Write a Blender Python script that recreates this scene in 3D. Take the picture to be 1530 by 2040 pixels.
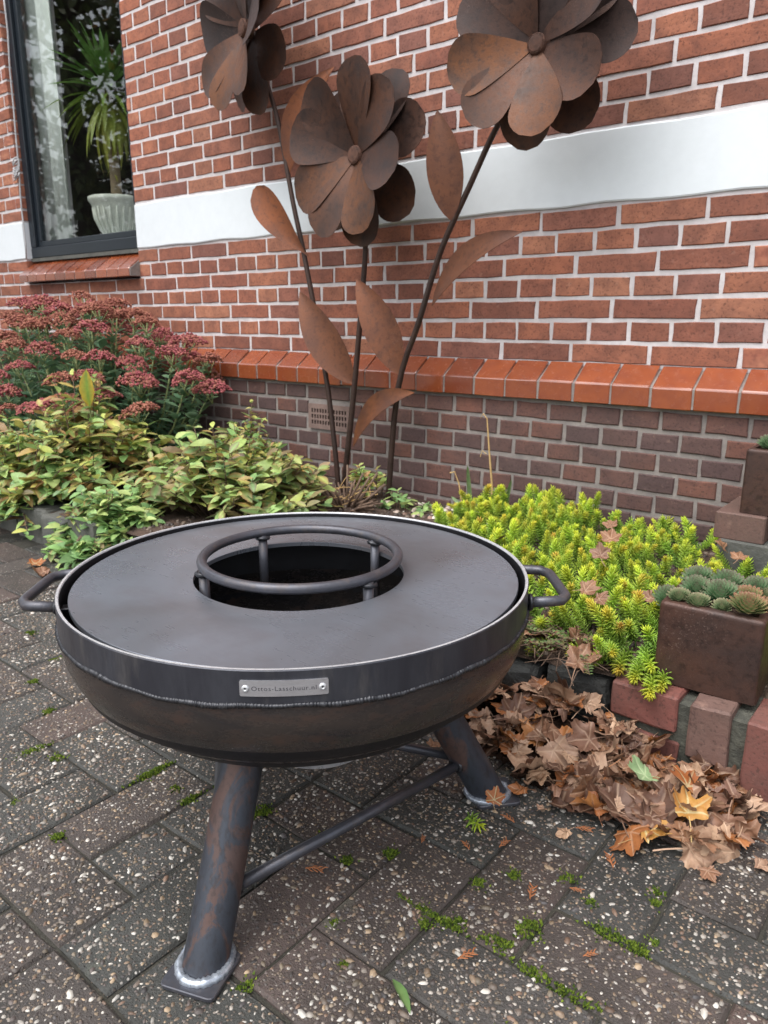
import bpy, bmesh, math, random
import numpy as np
from mathutils import Matrix, Vector

for o in list(bpy.data.objects):
    bpy.data.objects.remove(o)
sc = bpy.context.scene
COL = sc.collection
R = math.radians
rnd = random.Random(7)
rng = np.random.default_rng(7)

# ------------------------------------------------------------------ camera
CAM_H = 0.72
pitch, yaw = R(14.48), R(51.05)
fh = np.array([-math.cos(yaw), math.sin(yaw), 0.0])
cR = np.array([math.sin(yaw), math.cos(yaw), 0.0])
cF = fh * math.cos(pitch) + np.array([0, 0, -math.sin(pitch)])
cU = np.cross(cR, cF)
cd = bpy.data.cameras.new('camera')
cam = bpy.data.objects.new('camera', cd)
COL.objects.link(cam)
cam.matrix_world = Matrix(((cR[0], cU[0], -cF[0], 0), (cR[1], cU[1], -cF[1], 0),
                           (cR[2], cU[2], -cF[2], CAM_H), (0, 0, 0, 1)))
cd.sensor_fit = 'VERTICAL'
cd.sensor_height = 24.0
cd.sensor_width = 18.0
cd.lens = 24.0 * 1500 / 2040
cd.clip_start = 0.02
cd.clip_end = 300
cd.dof.use_dof = True
cd.dof.focus_distance = 0.95
cd.dof.aperture_fstop = cd.lens / 2.0
sc.camera = cam

# ------------------------------------------------------------------ sky, sun, exposure
SUN_EL, SUN_AZ = R(64), R(190)      # azimuth measured from +Y clockwise
w = bpy.data.worlds.new('World')
sc.world = w
w.use_nodes = True
nt = w.node_tree
bgn = nt.nodes['Background']
sky = nt.nodes.new('ShaderNodeTexSky')
sky.sky_type = 'NISHITA'
sky.sun_disc = False
sky.sun_elevation = SUN_EL
sky.sun_rotation = SUN_AZ
sky.air_density = 1.0
sky.dust_density = 4.0
sky.ozone_density = 1.0
hs = nt.nodes.new('ShaderNodeHueSaturation')
hs.inputs['Saturation'].default_value = 0.30
nt.links.new(sky.outputs[0], hs.inputs['Color'])
nt.links.new(hs.outputs[0], bgn.inputs[0])
bgn.inputs[1].default_value = 0.15
sd = bpy.data.lights.new('sun', 'SUN')
sd.energy = 1.0
sd.angle = R(80)
sd.color = (1.0, 0.97, 0.93)
sun = bpy.data.objects.new('sun', sd)
COL.objects.link(sun)
sdir = Vector((math.sin(SUN_AZ) * math.cos(SUN_EL), math.cos(SUN_AZ) * math.cos(SUN_EL), math.sin(SUN_EL)))
sun.rotation_euler = sdir.to_track_quat('Z', 'Y').to_euler()
sun.location = sdir * 20
sc.view_settings.view_transform = 'Standard'
sc.view_settings.look = 'None'
sc.view_settings.gamma = 1.0
sc.view_settings.use_curve_mapping = False
sc.view_settings.exposure = 1.08


# ------------------------------------------------------------------ helpers
def L(*c):
    """sRGB 0-255 to linear"""
    out = []
    for v in c:
        v = v / 255.0
        out.append(v / 12.92 if v <= 0.04045 else ((v + 0.055) / 1.055) ** 2.4)
    return tuple(out)


def tag(o, label=None, cat=None, group=None, kind=None):
    if label: o['label'] = label
    if cat: o['category'] = cat
    if group: o['group'] = group
    if kind: o['kind'] = kind
    return o


def empty(name, loc=(0, 0, 0), rz=0.0):
    o = bpy.data.objects.new(name, None)
    o.empty_display_size = 0.05
    COL.objects.link(o)
    o.location = loc
    o.rotation_euler = (0, 0, rz)
    return o


def link(name, me, parent=None, loc=None, rot=None, scale=None):
    o = bpy.data.objects.new(name, me)
    COL.objects.link(o)
    if parent is not None:
        o.parent = parent
    if loc is not None: o.location = loc
    if rot is not None: o.rotation_euler = rot
    if scale is not None: o.scale = scale
    return o


def mesh(name, v, f, m=None, smooth=False):
    me = bpy.data.meshes.new(name)
    me.from_pydata([tuple(map(float, p)) for p in v], [], [tuple(map(int, q)) for q in f])
    if m is not None: me.materials.append(m)
    if smooth:
        me.polygons.foreach_set('use_smooth', np.ones(len(me.polygons), bool))
    me.update()
    return me


def np_mesh(name, V, F, m, col=None, smooth=True):
    """V (n,3), F (k,3|4) int arrays, col (n,3)"""
    V = np.asarray(V, np.float32); F = np.asarray(F, np.int32)
    me = bpy.data.meshes.new(name)
    k = F.shape[1]
    me.vertices.add(len(V)); me.vertices.foreach_set('co', V.ravel())
    me.loops.add(F.size); me.loops.foreach_set('vertex_index', F.ravel())
    me.polygons.add(len(F))
    me.polygons.foreach_set('loop_start', np.arange(0, F.size, k, dtype=np.int32))
    me.polygons.foreach_set('loop_total', np.full(len(F), k, np.int32))
    me.polygons.foreach_set('use_smooth', np.full(len(F), smooth, bool))
    if col is not None:
        a = me.color_attributes.new('Col', 'FLOAT_COLOR', 'POINT')
        c = np.ones((len(V), 4), np.float32); c[:, :3] = col
        a.data.foreach_set('color', c.ravel())
    if m is not None: me.materials.append(m)
    me.update(calc_edges=True)
    me.validate()
    return me


class MB:
    def __init__(s): s.v = []; s.f = []

    def add(s, v, f):
        b = len(s.v); s.v += [tuple(p) for p in v]; s.f += [tuple(i + b for i in q) for q in f]; return s

    def box(s, x0, x1, y0, y1, z0, z1):
        return s.add([(x0, y0, z0), (x1, y0, z0), (x1, y1, z0), (x0, y1, z0), (x0, y0, z1), (x1, y0, z1), (x1, y1, z1), (x0, y1, z1)],
                     [(0, 3, 2, 1), (4, 5, 6, 7), (0, 1, 5, 4), (1, 2, 6, 5), (2, 3, 7, 6), (3, 0, 4, 7)])

    def tube(s, pts, rad, seg=10, caps=True, closed=False):
        pts = [Vector(p) for p in pts]; n = len(pts)
        rads = rad if isinstance(rad, (list, tuple)) else [rad] * n
        prev = None; rings = []
        for i, p in enumerate(pts):
            if closed: d = (pts[(i + 1) % n] - pts[i - 1])
            elif i == 0: d = pts[1] - pts[0]
            elif i == n - 1: d = pts[-1] - pts[-2]
            else: d = (pts[i + 1] - pts[i]).normalized() + (pts[i] - pts[i - 1]).normalized()
            d.normalize()
            if prev is None:
                a = Vector((0, 0, 1)) if abs(d.z) < 0.9 else Vector((1, 0, 0))
                u = d.cross(a).normalized()
            else:
                u = (prev - d * prev.dot(d)).normalized()
            prev = u; v = d.cross(u)
            rings.append([p + (u * math.cos(2 * math.pi * k / seg) + v * math.sin(2 * math.pi * k / seg)) * rads[i] for k in range(seg)])
        b = len(s.v)
        for r in rings: s.v += [tuple(p) for p in r]
        m = n if closed else n - 1
        for i in range(m):
            i2 = (i + 1) % n
            for k in range(seg):
                k2 = (k + 1) % seg
                s.f.append((b + i * seg + k, b + i * seg + k2, b + i2 * seg + k2, b + i2 * seg + k))
        if caps and not closed:
            s.f.append(tuple(b + k for k in reversed(range(seg))))
            s.f.append(tuple(b + (n - 1) * seg + k for k in range(seg)))
        return s

    def lathe(s, prof, seg=96, c=(0, 0), closed=False):
        b = len(s.v); n = len(prof)
        for (r, z) in prof:
            for k in range(seg):
                t = 2 * math.pi * k / seg
                s.v.append((c[0] + r * math.cos(t), c[1] + r * math.sin(t), z))
        for i in range(n if closed else n - 1):
            i2 = (i + 1) % n
            for k in range(seg):
                k2 = (k + 1) % seg
                s.f.append((b + i * seg + k, b + i2 * seg + k, b + i2 * seg + k2, b + i * seg + k2))
        return s

    def build(s, name, m, parent=None, smooth=False, **kw):
        return link(name, mesh(name, s.v, s.f, m, smooth), parent, **kw)


def bevel(o, width, seg=2, angle=40):
    md = o.modifiers.new('bevel', 'BEVEL'); md.width = width; md.segments = seg
    md.limit_method = 'ANGLE'; md.angle_limit = R(angle); md.harden_normals = False
    return o


def autosmooth(o, ang=40):
    me = o.data
    me.polygons.foreach_set('use_smooth', np.ones(len(me.polygons), bool))
    try:
        me.set_sharp_from_angle(angle=R(ang))
    except Exception:
        pass
    return o


def sharp_border(me):
    """cut sheet edges stay crisp when the sheet gets its thickness"""
    cnt = np.zeros(len(me.edges), int)
    for l in me.loops: cnt[l.edge_index] += 1
    for e in me.edges:
        if cnt[e.index] == 1: e.use_edge_sharp = True
    return me


# ------------------------------------------------------------------ materials
class NT:
    def __init__(s, name):
        s.m = bpy.data.materials.new(name); s.m.use_nodes = True
        s.t = s.m.node_tree; s.b = s.t.nodes['Principled BSDF']
        s.geo = None

    def n(s, typ, **kw):
        nd = s.t.nodes.new(typ)
        for k, v in kw.items():
            if hasattr(nd, k) and not (k in nd.inputs): setattr(nd, k, v)
            else: s.put(nd.inputs[k], v)
        return nd

    def put(s, sock, v):
        if isinstance(v, bpy.types.NodeSocket): s.t.links.new(v, sock)
        elif isinstance(v, (tuple, list)) and len(v) == 3 and sock.type == 'RGBA': sock.default_value = (*v, 1)
        else: sock.default_value = v

    def pos(s):
        if s.geo is None: s.geo = s.t.nodes.new('ShaderNodeNewGeometry')
        return s.geo.outputs['Position']

    def objco(s):
        return s.t.nodes.new('ShaderNodeTexCoord').outputs['Object']

    def rand(s):
        return s.t.nodes.new('ShaderNodeObjectInfo').outputs['Random']

    def noise(s, scale, detail=4, rough=0.55, vec=None, w=None, dist=0.0):
        nd = s.t.nodes.new('ShaderNodeTexNoise')
        if w is not None: nd.noise_dimensions = '4D'; s.put(nd.inputs['W'], w)
        nd.inputs['Scale'].default_value = scale; nd.inputs['Detail'].default_value = detail
        nd.inputs['Roughness'].default_value = rough; nd.inputs['Distortion'].default_value = dist
        s.t.links.new(vec or s.pos(), nd.inputs['Vector'])
        return nd.outputs['Fac']

    def vor(s, scale, out='Distance', vec=None, feature='F1'):
        nd = s.t.nodes.new('ShaderNodeTexVoronoi'); nd.feature = feature
        nd.inputs['Scale'].default_value = scale
        s.t.links.new(vec or s.pos(), nd.inputs['Vector'])
        return nd.outputs[out]

    def ramp(s, fac, stops, interp='LINEAR'):
        nd = s.t.nodes.new('ShaderNodeValToRGB'); r = nd.color_ramp; r.interpolation = interp
        while len(r.elements) < len(stops): r.elements.new(0.5)
        for e, (p, c) in zip(r.elements, stops):
            e.position = p
            e.color = (c, c, c, 1) if isinstance(c, (int, float)) else (*c, 1)
        s.t.links.new(fac, nd.inputs[0])
        return nd.outputs[0]

    def mix(s, fac, a, b, mode='MIX'):
        nd = s.t.nodes.new('ShaderNodeMix'); nd.data_type = 'RGBA'; nd.blend_type = mode
        s.put(nd.inputs[0], fac); s.put(nd.inputs[6], a); s.put(nd.inputs[7], b)
        return nd.outputs[2]

    def math(s, op, a, b=0.0, c=0.0):
        nd = s.t.nodes.new('ShaderNodeMath'); nd.operation = op
        s.put(nd.inputs[0], a); s.put(nd.inputs[1], b); s.put(nd.inputs[2], c)
        return nd.outputs[0]

    def attr(s, name='Col'):
        nd = s.t.nodes.new('ShaderNodeAttribute'); nd.attribute_name = name
        return nd.outputs['Color']

    def mapping(s, vec, scale):
        nd = s.t.nodes.new('ShaderNodeMapping'); nd.inputs['Scale'].default_value = scale
        s.t.links.new(vec, nd.inputs['Vector']); return nd.outputs[0]

    def bump(s, h, strength=0.3, dist=0.002):
        nd = s.t.nodes.new('ShaderNodeBump')
        nd.inputs['Strength'].default_value = strength; nd.inputs['Distance'].default_value = dist
        s.t.links.new(h, nd.inputs['Height'])
        s.t.links.new(nd.outputs[0], s.b.inputs['Normal'])

    def fin(s, color=None, rough=None, metal=None, spec=None, **kw):
        if color is not None: s.put(s.b.inputs['Base Color'], color)
        if rough is not None: s.put(s.b.inputs['Roughness'], rough)
        if metal is not None: s.put(s.b.inputs['Metallic'], metal)
        if spec is not None: s.put(s.b.inputs['Specular IOR Level'], spec)
        for k, v in kw.items(): s.put(s.b.inputs[k], v)
        return s.m


def m_brick(name, cols, dark, spots=0.5, rough=0.8, dirt=None):
    k = NT(name)
    r = k.rand()
    base = k.ramp(r, [(i / (len(cols) - 1), c) for i, c in enumerate(cols)])
    off = k.math('MULTIPLY', r, 37.0)
    n1 = k.noise(16, 7, 0.68, w=off, dist=0.5)
    base = k.mix(k.ramp(n1, [(0.40, 0.0), (0.70, spots)]), base, dark)
    n2 = k.noise(160, 3, 0.6)
    base = k.mix(k.ramp(n2, [(0.32, 0.55), (0.46, 0.0)]), base, tuple(c * 0.4 for c in dark))
    n3 = k.noise(45, 4, 0.65, w=off)
    base = k.mix(k.ramp(n3, [(0.60, 0.0), (0.80, 0.35)]), base, L(186, 150, 132))
    base = k.mix(k.ramp(k.noise(1.7, 5, 0.6), [(0.42, 0.0), (0.68, 0.38)]), base, tuple(c * 0.75 for c in dark))
    if dirt:
        base = k.mix(k.ramp(k.noise(3.5, 4, 0.6), [(0.45, 0.0), (0.7, 0.5)]), base, dirt)
    k.bump(k.math('ADD', k.math('MULTIPLY', n2, 0.5), n3), 0.55, 0.0025)
    return k.fin(base, rough, 0, 0.35)


BR = [L(140, 86, 70), L(170, 110, 84), L(150, 93, 75), L(176, 120, 94), L(162, 100, 76), L(140, 94, 82), L(168, 104, 78), L(126, 82, 70)]
M_BRICK = m_brick('brick_red', BR, L(92, 60, 54), 0.7)
BD = [L(98, 75, 70), L(112, 78, 68), L(88, 69, 67), L(124, 82, 68), L(102, 79, 74), L(92, 72, 70)]
M_BASEBRICK = m_brick('brick_plum', BD, L(68, 53, 54), 0.6, 0.75, L(78, 66, 64))


def m_glazed():
    k = NT('glazed_brick')
    r = k.rand()
    base = k.ramp(r, [(0, L(128, 64, 34)), (0.5, L(148, 74, 36)), (1, L(112, 56, 34))])
    n1 = k.noise(22, 4, 0.6, w=k.math('MULTIPLY', r, 19.0))
    base = k.mix(k.ramp(n1, [(0.4, 0.0), (0.75, 0.6)]), base, L(112, 48, 30))
    k.bump(k.noise(30, 3), 0.15, 0.003)
    return k.fin(base, k.ramp(k.noise(60, 3), [(0.3, 0.16), (0.8, 0.34)]), 0, 0.5, **{'Coat Weight': 1.0, 'Coat Roughness': 0.18, 'Coat IOR': 1.65})


M_GLAZED = m_glazed()


def m_simple(name, c1, c2, scale, rough=0.8, bs=0.4, bd=0.003, metal=0, spec=0.4, fine=120, dk=0.35):
    k = NT(name)
    n = k.noise(scale, 5, 0.62)
    f = k.noise(fine, 4, 0.6)
    c = k.mix(k.ramp(n, [(0.3, 0.0), (0.7, 1.0)]), c1, c2)
    c = k.mix(k.ramp(f, [(0.35, dk), (0.6, 0.0)]), c, tuple(x * 0.55 for x in c1))
    k.bump(k.math('ADD', n, k.math('MULTIPLY', f, 0.5)), bs, bd)
    return k.fin(c, rough, metal, spec)


M_MORTAR = m_simple('mortar_pale', L(216, 211, 212), L(186, 180, 180), 7, 0.95, 0.7, 0.004, fine=45)
M_MORTAR2 = m_simple('mortar_grey', L(150, 142, 136), L(118, 112, 110), 20, 0.95, 0.7, 0.003)
M_MORTAR3 = m_simple('mortar_dark', L(64, 65, 60), L(96, 96, 86), 40, 0.95, 1.0, 0.006)
M_WHITE = m_simple('white_paint', L(219, 225, 229), L(208, 215, 219), 2.2, 0.5, 0.3, 0.004, fine=26, dk=0.06)
M_STONE = m_simple('edging_stone', L(98, 98, 92), L(70, 72, 70), 14, 0.9, 0.8, 0.006)
M_STONED = m_simple('dark_edging_stone', L(62, 62, 60), L(46, 48, 48), 18, 0.9, 1.0, 0.008)
M_AIRBRICK = m_simple('air_brick_clay', L(134, 112, 104), L(112, 94, 88), 20, 0.85)
M_DARK = m_simple('dark_void', (0.012, 0.012, 0.012), (0.02, 0.018, 0.016), 8, 0.9)
M_FRAME = m_simple('window_frame_paint', L(36, 43, 50), L(30, 37, 44), 6, 0.35, 0.05, 0.001)
M_SOIL = m_simple('bed_soil', L(62, 50, 44), L(92, 74, 62), 22, 0.95, 1.0, 0.012, fine=90)
M_ROOM = m_simple('room_wall', L(70, 66, 62), L(60, 56, 54), 2, 0.9)
M_CORD = m_simple('cord_fibre', L(196, 196, 198), L(170, 170, 172), 60, 0.8)
M_URN = m_simple('urn_clay', L(224, 224, 214), L(200, 202, 194), 16, 0.75)
M_TRUNK = m_simple('trunk_bark', L(150, 132, 108), L(112, 96, 78), 30, 0.9)
M_DTRUNK = m_simple('tree_bark', L(74, 62, 52), L(56, 48, 42), 10, 0.9)
M_TWIG = m_simple('dry_twig', L(122, 100, 84), L(92, 76, 66), 60, 0.9)
M_STRAW = m_simple('dry_straw', L(200, 170, 116), L(172, 138, 92), 60, 0.85)


def m_curtain():
    k = NT('sheer_curtain')
    return k.fin(L(214, 218, 214), 0.85, 0, 0.2, **{'Subsurface Weight': 0.0})


M_CURTAIN = m_curtain()


def m_glass():
    k = NT('window_glass')
    t = k.t
    gl = t.nodes.new('ShaderNodeBsdfGlossy'); gl.inputs['Roughness'].default_value = 0.01
    tr = t.nodes.new('ShaderNodeBsdfTransparent'); tr.inputs[0].default_value = (0.93, 0.95, 0.94, 1)
    ge = t.nodes.new('ShaderNodeNewGeometry')
    vd = t.nodes.new('ShaderNodeVectorMath'); vd.operation = 'DOT_PRODUCT'
    t.links.new(ge.outputs['Normal'], vd.inputs[0]); t.links.new(ge.outputs['Incoming'], vd.inputs[1])
    inv = k.math('SUBTRACT', 1.0, k.math('ABSOLUTE', vd.outputs['Value']))
    frv = k.math('MULTIPLY_ADD', k.math('POWER', inv, 5.0), 0.92, 0.08)
    bp = t.nodes.new('ShaderNodeBump'); bp.inputs['Strength'].default_value = 0.03; bp.inputs['Distance'].default_value = 0.01
    t.links.new(k.noise(2.2, 1), bp.inputs['Height'])
    t.links.new(bp.outputs[0], gl.inputs['Normal'])
    mx = t.nodes.new('ShaderNodeMixShader')
    t.links.new(frv, mx.inputs[0]); t.links.new(tr.outputs[0], mx.inputs[1]); t.links.new(gl.outputs[0], mx.inputs[2])
    t.links.new(mx.outputs[0], t.nodes['Material Output'].inputs['Surface'])
    return k.m


M_GLASS = m_glass()


def m_rust(name, cols, dark, metal=0.4, rough=0.5, sc_=9):
    k = NT(name)
    r = k.rand()
    o = k.math('MULTIPLY', r, 23.0)
    base = k.ramp(r, [(i / (len(cols) - 1), c) for i, c in enumerate(cols)])
    n1 = k.noise(sc_, 5, 0.6, w=o, dist=0.4)
    base = k.mix(k.ramp(n1, [(0.38, 0.0), (0.68, 0.85)]), base, dark)
    n2 = k.noise(260, 3, 0.7)
    base = k.mix(k.math('MULTIPLY', k.ramp(n2, [(0.58, 0.0), (0.72, 0.6)]), k.ramp(k.noise(5, 3, w=o), [(0.55, 0.0), (0.7, 1.0)])), base, L(150, 128, 118))
    n3 = k.noise(70, 4, 0.7)
    base = k.mix(k.ramp(n3, [(0.35, 0.5), (0.5, 0.0)]), base, tuple(c * 0.6 for c in dark))
    k.bump(k.math('ADD', n2, n3), 0.22, 0.0015)
    return k.fin(base, k.ramp(n3, [(0.3, rough - 0.12), (0.7, rough + 0.12)]), metal, 0.4)


M_PETAL = m_rust('weathered_petal_steel', [L(76, 53, 44), L(92, 58, 40), L(66, 51, 47)], L(50, 44, 44))
M_PETAL2 = m_rust('lighter_petal_steel', [L(94, 62, 46), L(108, 68, 42), L(82, 58, 49)], L(60, 50, 47))
M_LEAFRUST = m_rust('rusty_leaf_steel', [L(122, 76, 50), L(112, 72, 52), L(132, 78, 48)], L(88, 60, 50))
M_STEMRUST = m_rust('rusty_stem_steel', [L(74, 56, 48), L(70, 54, 50)], L(54, 46, 44))
M_SEED = m_rust('rusty_seed_head', [L(112, 78, 62), L(104, 74, 62)], L(74, 56, 50), 0.1, 0.8, 40)
M_CORTEN = m_rust('corten_box_steel', [L(80, 54, 44), L(74, 52, 44)], L(52, 42, 40), 0.25, 0.48, 12)


def m_steel(name, c1, c2, c3, rough, metal=0.85, scl=7, stretch=(1, 1, 1), smudge=True, grain=0.12):
    k = NT(name)
    v = k.mapping(k.pos(), stretch)
    n1 = k.noise(scl, 5, 0.6, v, dist=0.6)
    n2 = k.noise(scl * 2.7, 5, 0.65, v)
    n3 = k.noise(220, 3, 0.6, v)
    c = k.mix(k.ramp(n1, [(0.36, 0.0), (0.62, 1.0)]), c1, c2)
    c = k.mix(k.ramp(n2, [(0.52, 0.0), (0.74, 0.8)]), c, c3)
    c = k.mix(k.ramp(n3, [(0.40, 0.25), (0.55, 0.0)]), c, tuple(x * 0.6 for x in c1))
    rg = k.ramp(k.math('ADD', k.math('MULTIPLY', n2, 0.7), k.math('MULTIPLY', n3, 0.3)), [(0.3, max(0.08, rough - 0.10)), (0.7, rough + 0.13)])
    k.bump(k.math('ADD', n3, k.math('MULTIPLY', n1, 2.0)), grain, 0.0012)
    return k.fin(c, rg, metal, 0.5)


def m_plate():
    k = NT('cooking_plate_steel')
    n1 = k.noise(4.5, 4, 0.55, dist=0.7); n2 = k.noise(11, 5, 0.6); n3 = k.noise(30, 4, 0.55, k.mapping(k.pos(), (1, 7, 1)))
    c = k.mix(k.ramp(n1, [(0.34, 0.0), (0.66, 1.0)]), L(122, 128, 138), L(106, 107, 112))
    c = k.mix(k.ramp(n2, [(0.54, 0.0), (0.76, 0.4)]), c, L(96, 88, 88))
    c = k.mix(k.ramp(n3, [(0.60, 0.0), (0.80, 0.10)]), c, L(70, 68, 72))
    k.bump(n1, 0.05, 0.002)
    return k.fin(c, k.ramp(k.math('ADD', k.math('MULTIPLY', n2, 0.6), k.math('MULTIPLY', n3, 0.4)), [(0.3, 0.22), (0.7, 0.38)]), 0.5, 0.6)


M_PLATE = m_plate()
M_COLLAR = m_steel('collar_steel', L(72, 74, 81), L(56, 57, 64), L(94, 92, 92), 0.36, 0.5, 14, (1, 1, 0.25))
M_DISH = m_steel('dish_steel', L(82, 75, 71), L(60, 59, 61), L(100, 78, 68), 0.25, 0.6, 9, (1, 1, 2.6))
def m_leg():
    k = NT('leg_pipe_steel')
    v = k.mapping(k.pos(), (1, 1, 0.45))
    n1 = k.noise(16, 8, 0.68, v, dist=0.8); n2 = k.noise(150, 4, 0.6, v); n3 = k.noise(6, 3, 0.5, v)
    c = k.mix(k.ramp(n1, [(0.52, 0.0), (0.57, 1.0)]), L(62, 67, 76), L(92, 72, 66))
    c = k.mix(k.ramp(n3, [(0.35, 0.6), (0.6, 0.0)]), c, L(56, 58, 64))
    c = k.mix(k.ramp(n2, [(0.36, 0.45), (0.5, 0.0)]), c, L(48, 44, 44))
    k.bump(k.math('ADD', k.ramp(n1, [(0.52, 1.0), (0.57, 0.0)]), n2), 0.2, 0.0008)
    return k.fin(c, k.ramp(n1, [(0.45, 0.34), (0.55, 0.56)]), 0.4, 0.5)


M_LEG = m_leg()
M_ROD = m_steel('rod_steel', L(84, 86, 94), L(74, 74, 80), L(98, 90, 86), 0.36, 0.5, 22)
M_INNER = m_steel('inner_steel', L(36, 36, 40), L(30, 30, 34), L(42, 38, 38), 0.5, 0.5, 6)
M_BRIGHT = m_steel('ground_steel_edge', L(200, 202, 204), L(182, 184, 188), L(168, 168, 170), 0.3, 0.4, 30)
M_WELD = m_steel('weld_steel', L(66, 67, 71), L(50, 51, 55), L(98, 99, 102), 0.34, 0.65, 60)
M_WELD2 = m_steel('bright_weld_steel', L(176, 184, 194), L(140, 148, 160), L(196, 200, 206), 0.3, 0.6, 60)
M_TAG = m_steel('brushed_tag_steel', L(200, 200, 204), L(190, 190, 194), L(180, 182, 186), 0.38, 0.75, 20, (1, 1, 6), grain=0.05)
M_INK = m_simple('engraved_ink', L(70, 70, 76), L(60, 60, 66), 30, 0.6)


def m_col(name, rough=0.55, spec=0.35, trans=0.0, nscale=60, var=0.25, sub=0.0):
    k = NT(name)
    c = k.attr()
    n = k.noise(nscale, 3, 0.6)
    c = k.mix(k.ramp(n, [(0.35, var), (0.65, 0.0)]), c, (0, 0, 0), 'MIX')
    k.bump(n, 0.25, 0.002)
    m = k.fin(c, rough, 0, spec)
    if trans > 0:
        t = k.t
        tl = t.nodes.new('ShaderNodeBsdfTranslucent'); t.links.new(c, tl.inputs[0])
        mx = t.nodes.new('ShaderNodeMixShader'); mx.inputs[0].default_value = trans
        t.links.new(k.b.outputs[0], mx.inputs[1]); t.links.new(tl.outputs[0], mx.inputs[2])
        t.links.new(mx.outputs[0], t.nodes['Material Output'].inputs['Surface'])
    return m


M_LEAF = m_col('living_leaf', 0.42, 0.4, 0.25, 70, 0.22)
M_NEEDLE = m_col('stonecrop_needle', 0.4, 0.4, 0.25, 90, 0.1)
M_FLOWERHEAD = m_col('stonecrop_flower', 0.8, 0.2, 0.0, 200, 0.3)
M_PEBBLE = m_col('pebble', 0.5, 0.4, 0.0, 160, 0.25)
M_MOSS = m_col('moss', 0.9, 0.1, 0.15, 300, 0.35)


def m_paver():
    k = NT('exposed_aggregate_paver')
    r = k.rand()
    base = k.ramp(r, [(0.0, L(64, 65, 62)), (0.55, L(80, 80, 78)), (0.6, L(94, 78, 73)), (1.0, L(80, 74, 71))])
    big = k.noise(4.0, 5, 0.65, w=k.math('MULTIPLY', r, 9.0))
    base = k.mix(k.ramp(big, [(0.40, 0.7), (0.62, 0.0)]), base, L(40, 41, 38))
    lich = k.noise(9, 4, 0.6, w=k.math('MULTIPLY', r, 5.0))
    base = k.mix(k.ramp(lich, [(0.63, 0.0), (0.70, 0.55)]), base, L(122, 126, 110))
    # small aggregate between the big pebbles
    vn = k.t.nodes.new('ShaderNodeTexVoronoi'); vn.inputs['Scale'].default_value = 210
    k.t.links.new(k.pos(), vn.inputs['Vector'])
    cellcol = k.t.nodes.new('ShaderNodeSeparateColor'); k.t.links.new(vn.outputs['Color'], cellcol.inputs[0])
    peb = k.ramp(cellcol.outputs[0], [(0.0, L(70, 64, 60)), (0.4, L(112, 102, 92)), (0.7, L(132, 116, 100)), (0.92, L(150, 142, 134)), (1, L(206, 202, 194))])
    msk = k.math('MULTIPLY', k.ramp(vn.outputs['Distance'], [(0.30, 1.0), (0.42, 0.0)]), k.ramp(cellcol.outputs[1], [(0.45, 0.0), (0.5, 1.0)]))
    base = k.mix(msk, base, peb)
    f = k.noise(420, 3, 0.7)
    base = k.mix(k.ramp(f, [(0.35, 0.5), (0.55, 0.0)]), base, L(28, 27, 26))
    hgt = k.math('ADD', k.math('MULTIPLY', msk, 0.8), f)
    k.bump(hgt, 0.8, 0.0025)
    return k.fin(base, k.ramp(f, [(0.3, 0.38), (0.7, 0.66)]), 0, 0.45)


M_PAVER = m_paver()
M_JOINT = m_simple('joint_sand', L(50, 49, 45), L(66, 64, 56), 30, 0.95, 1.0, 0.005, fine=200)
M_GROUND = m_simple('ground_earth', L(88, 84, 78), L(74, 70, 66), 3, 0.95)


def m_dryleaf(name, cols, spot):
    k = NT(name)
    r = k.rand()
    base = k.ramp(r, [(i / (len(cols) - 1), c) for i, c in enumerate(cols)])
    at = k.attr('Vein')
    sp = k.t.nodes.new('ShaderNodeSeparateColor'); k.t.links.new(at, sp.inputs[0])
    n = k.noise(28, 4, 0.65, w=k.math('MULTIPLY', r, 31.0))
    base = k.mix(k.ramp(n, [(0.42, 0.0), (0.7, 0.75)]), base, spot)
    n2 = k.noise(120, 3, 0.6, w=k.math('MULTIPLY', r, 11.0))
    base = k.mix(k.ramp(n2, [(0.60, 0.0), (0.72, 0.65)]), base, L(66, 46, 38))
    base = k.mix(k.ramp(sp.outputs[0], [(0.6, 0.0), (0.97, 0.35)]), base, L(196, 168, 142))
    k.bump(k.math('ADD', k.math('MULTIPLY', n2, 0.4), k.math('ADD', n, sp.outputs[0])), 0.6, 0.003)
    return k.fin(base, k.ramp(n, [(0.3, 0.42), (0.7, 0.66)]), 0, 0.4)


M_DRYS = {'pale tan': m_dryleaf('dry_leaf_tan', [L(172, 142, 118), L(154, 124, 104), L(182, 150, 122)], L(112, 78, 58)),
          'mid brown': m_dryleaf('dry_leaf_brown', [L(128, 94, 74), L(138, 100, 72), L(118, 88, 74)], L(96, 64, 48)),
          'dark chocolate': m_dryleaf('dry_leaf_dark', [L(92, 64, 50), L(100, 70, 54), L(82, 60, 50)], L(66, 46, 38)),
          'rust orange': m_dryleaf('dry_leaf_rust', [L(156, 100, 56), L(146, 90, 52), L(164, 110, 62)], L(112, 66, 40))}
M_DRY = M_DRYS['mid brown']


def m_leafcol(name, c1, c2):
    k = NT(name)
    at = k.attr('Vein')
    sp = k.t.nodes.new('ShaderNodeSeparateColor'); k.t.links.new(at, sp.inputs[0])
    n = k.noise(35, 4, 0.6)
    base = k.mix(k.ramp(n, [(0.4, 0.0), (0.7, 1.0)]), c1, c2)
    base = k.mix(k.ramp(sp.outputs[0], [(0.55, 0.0), (0.95, 0.45)]), base, L(190, 200, 160))
    k.bump(k.math('ADD', n, sp.outputs[0]), 0.4, 0.003)
    return k.fin(base, 0.55, 0, 0.35)


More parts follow.
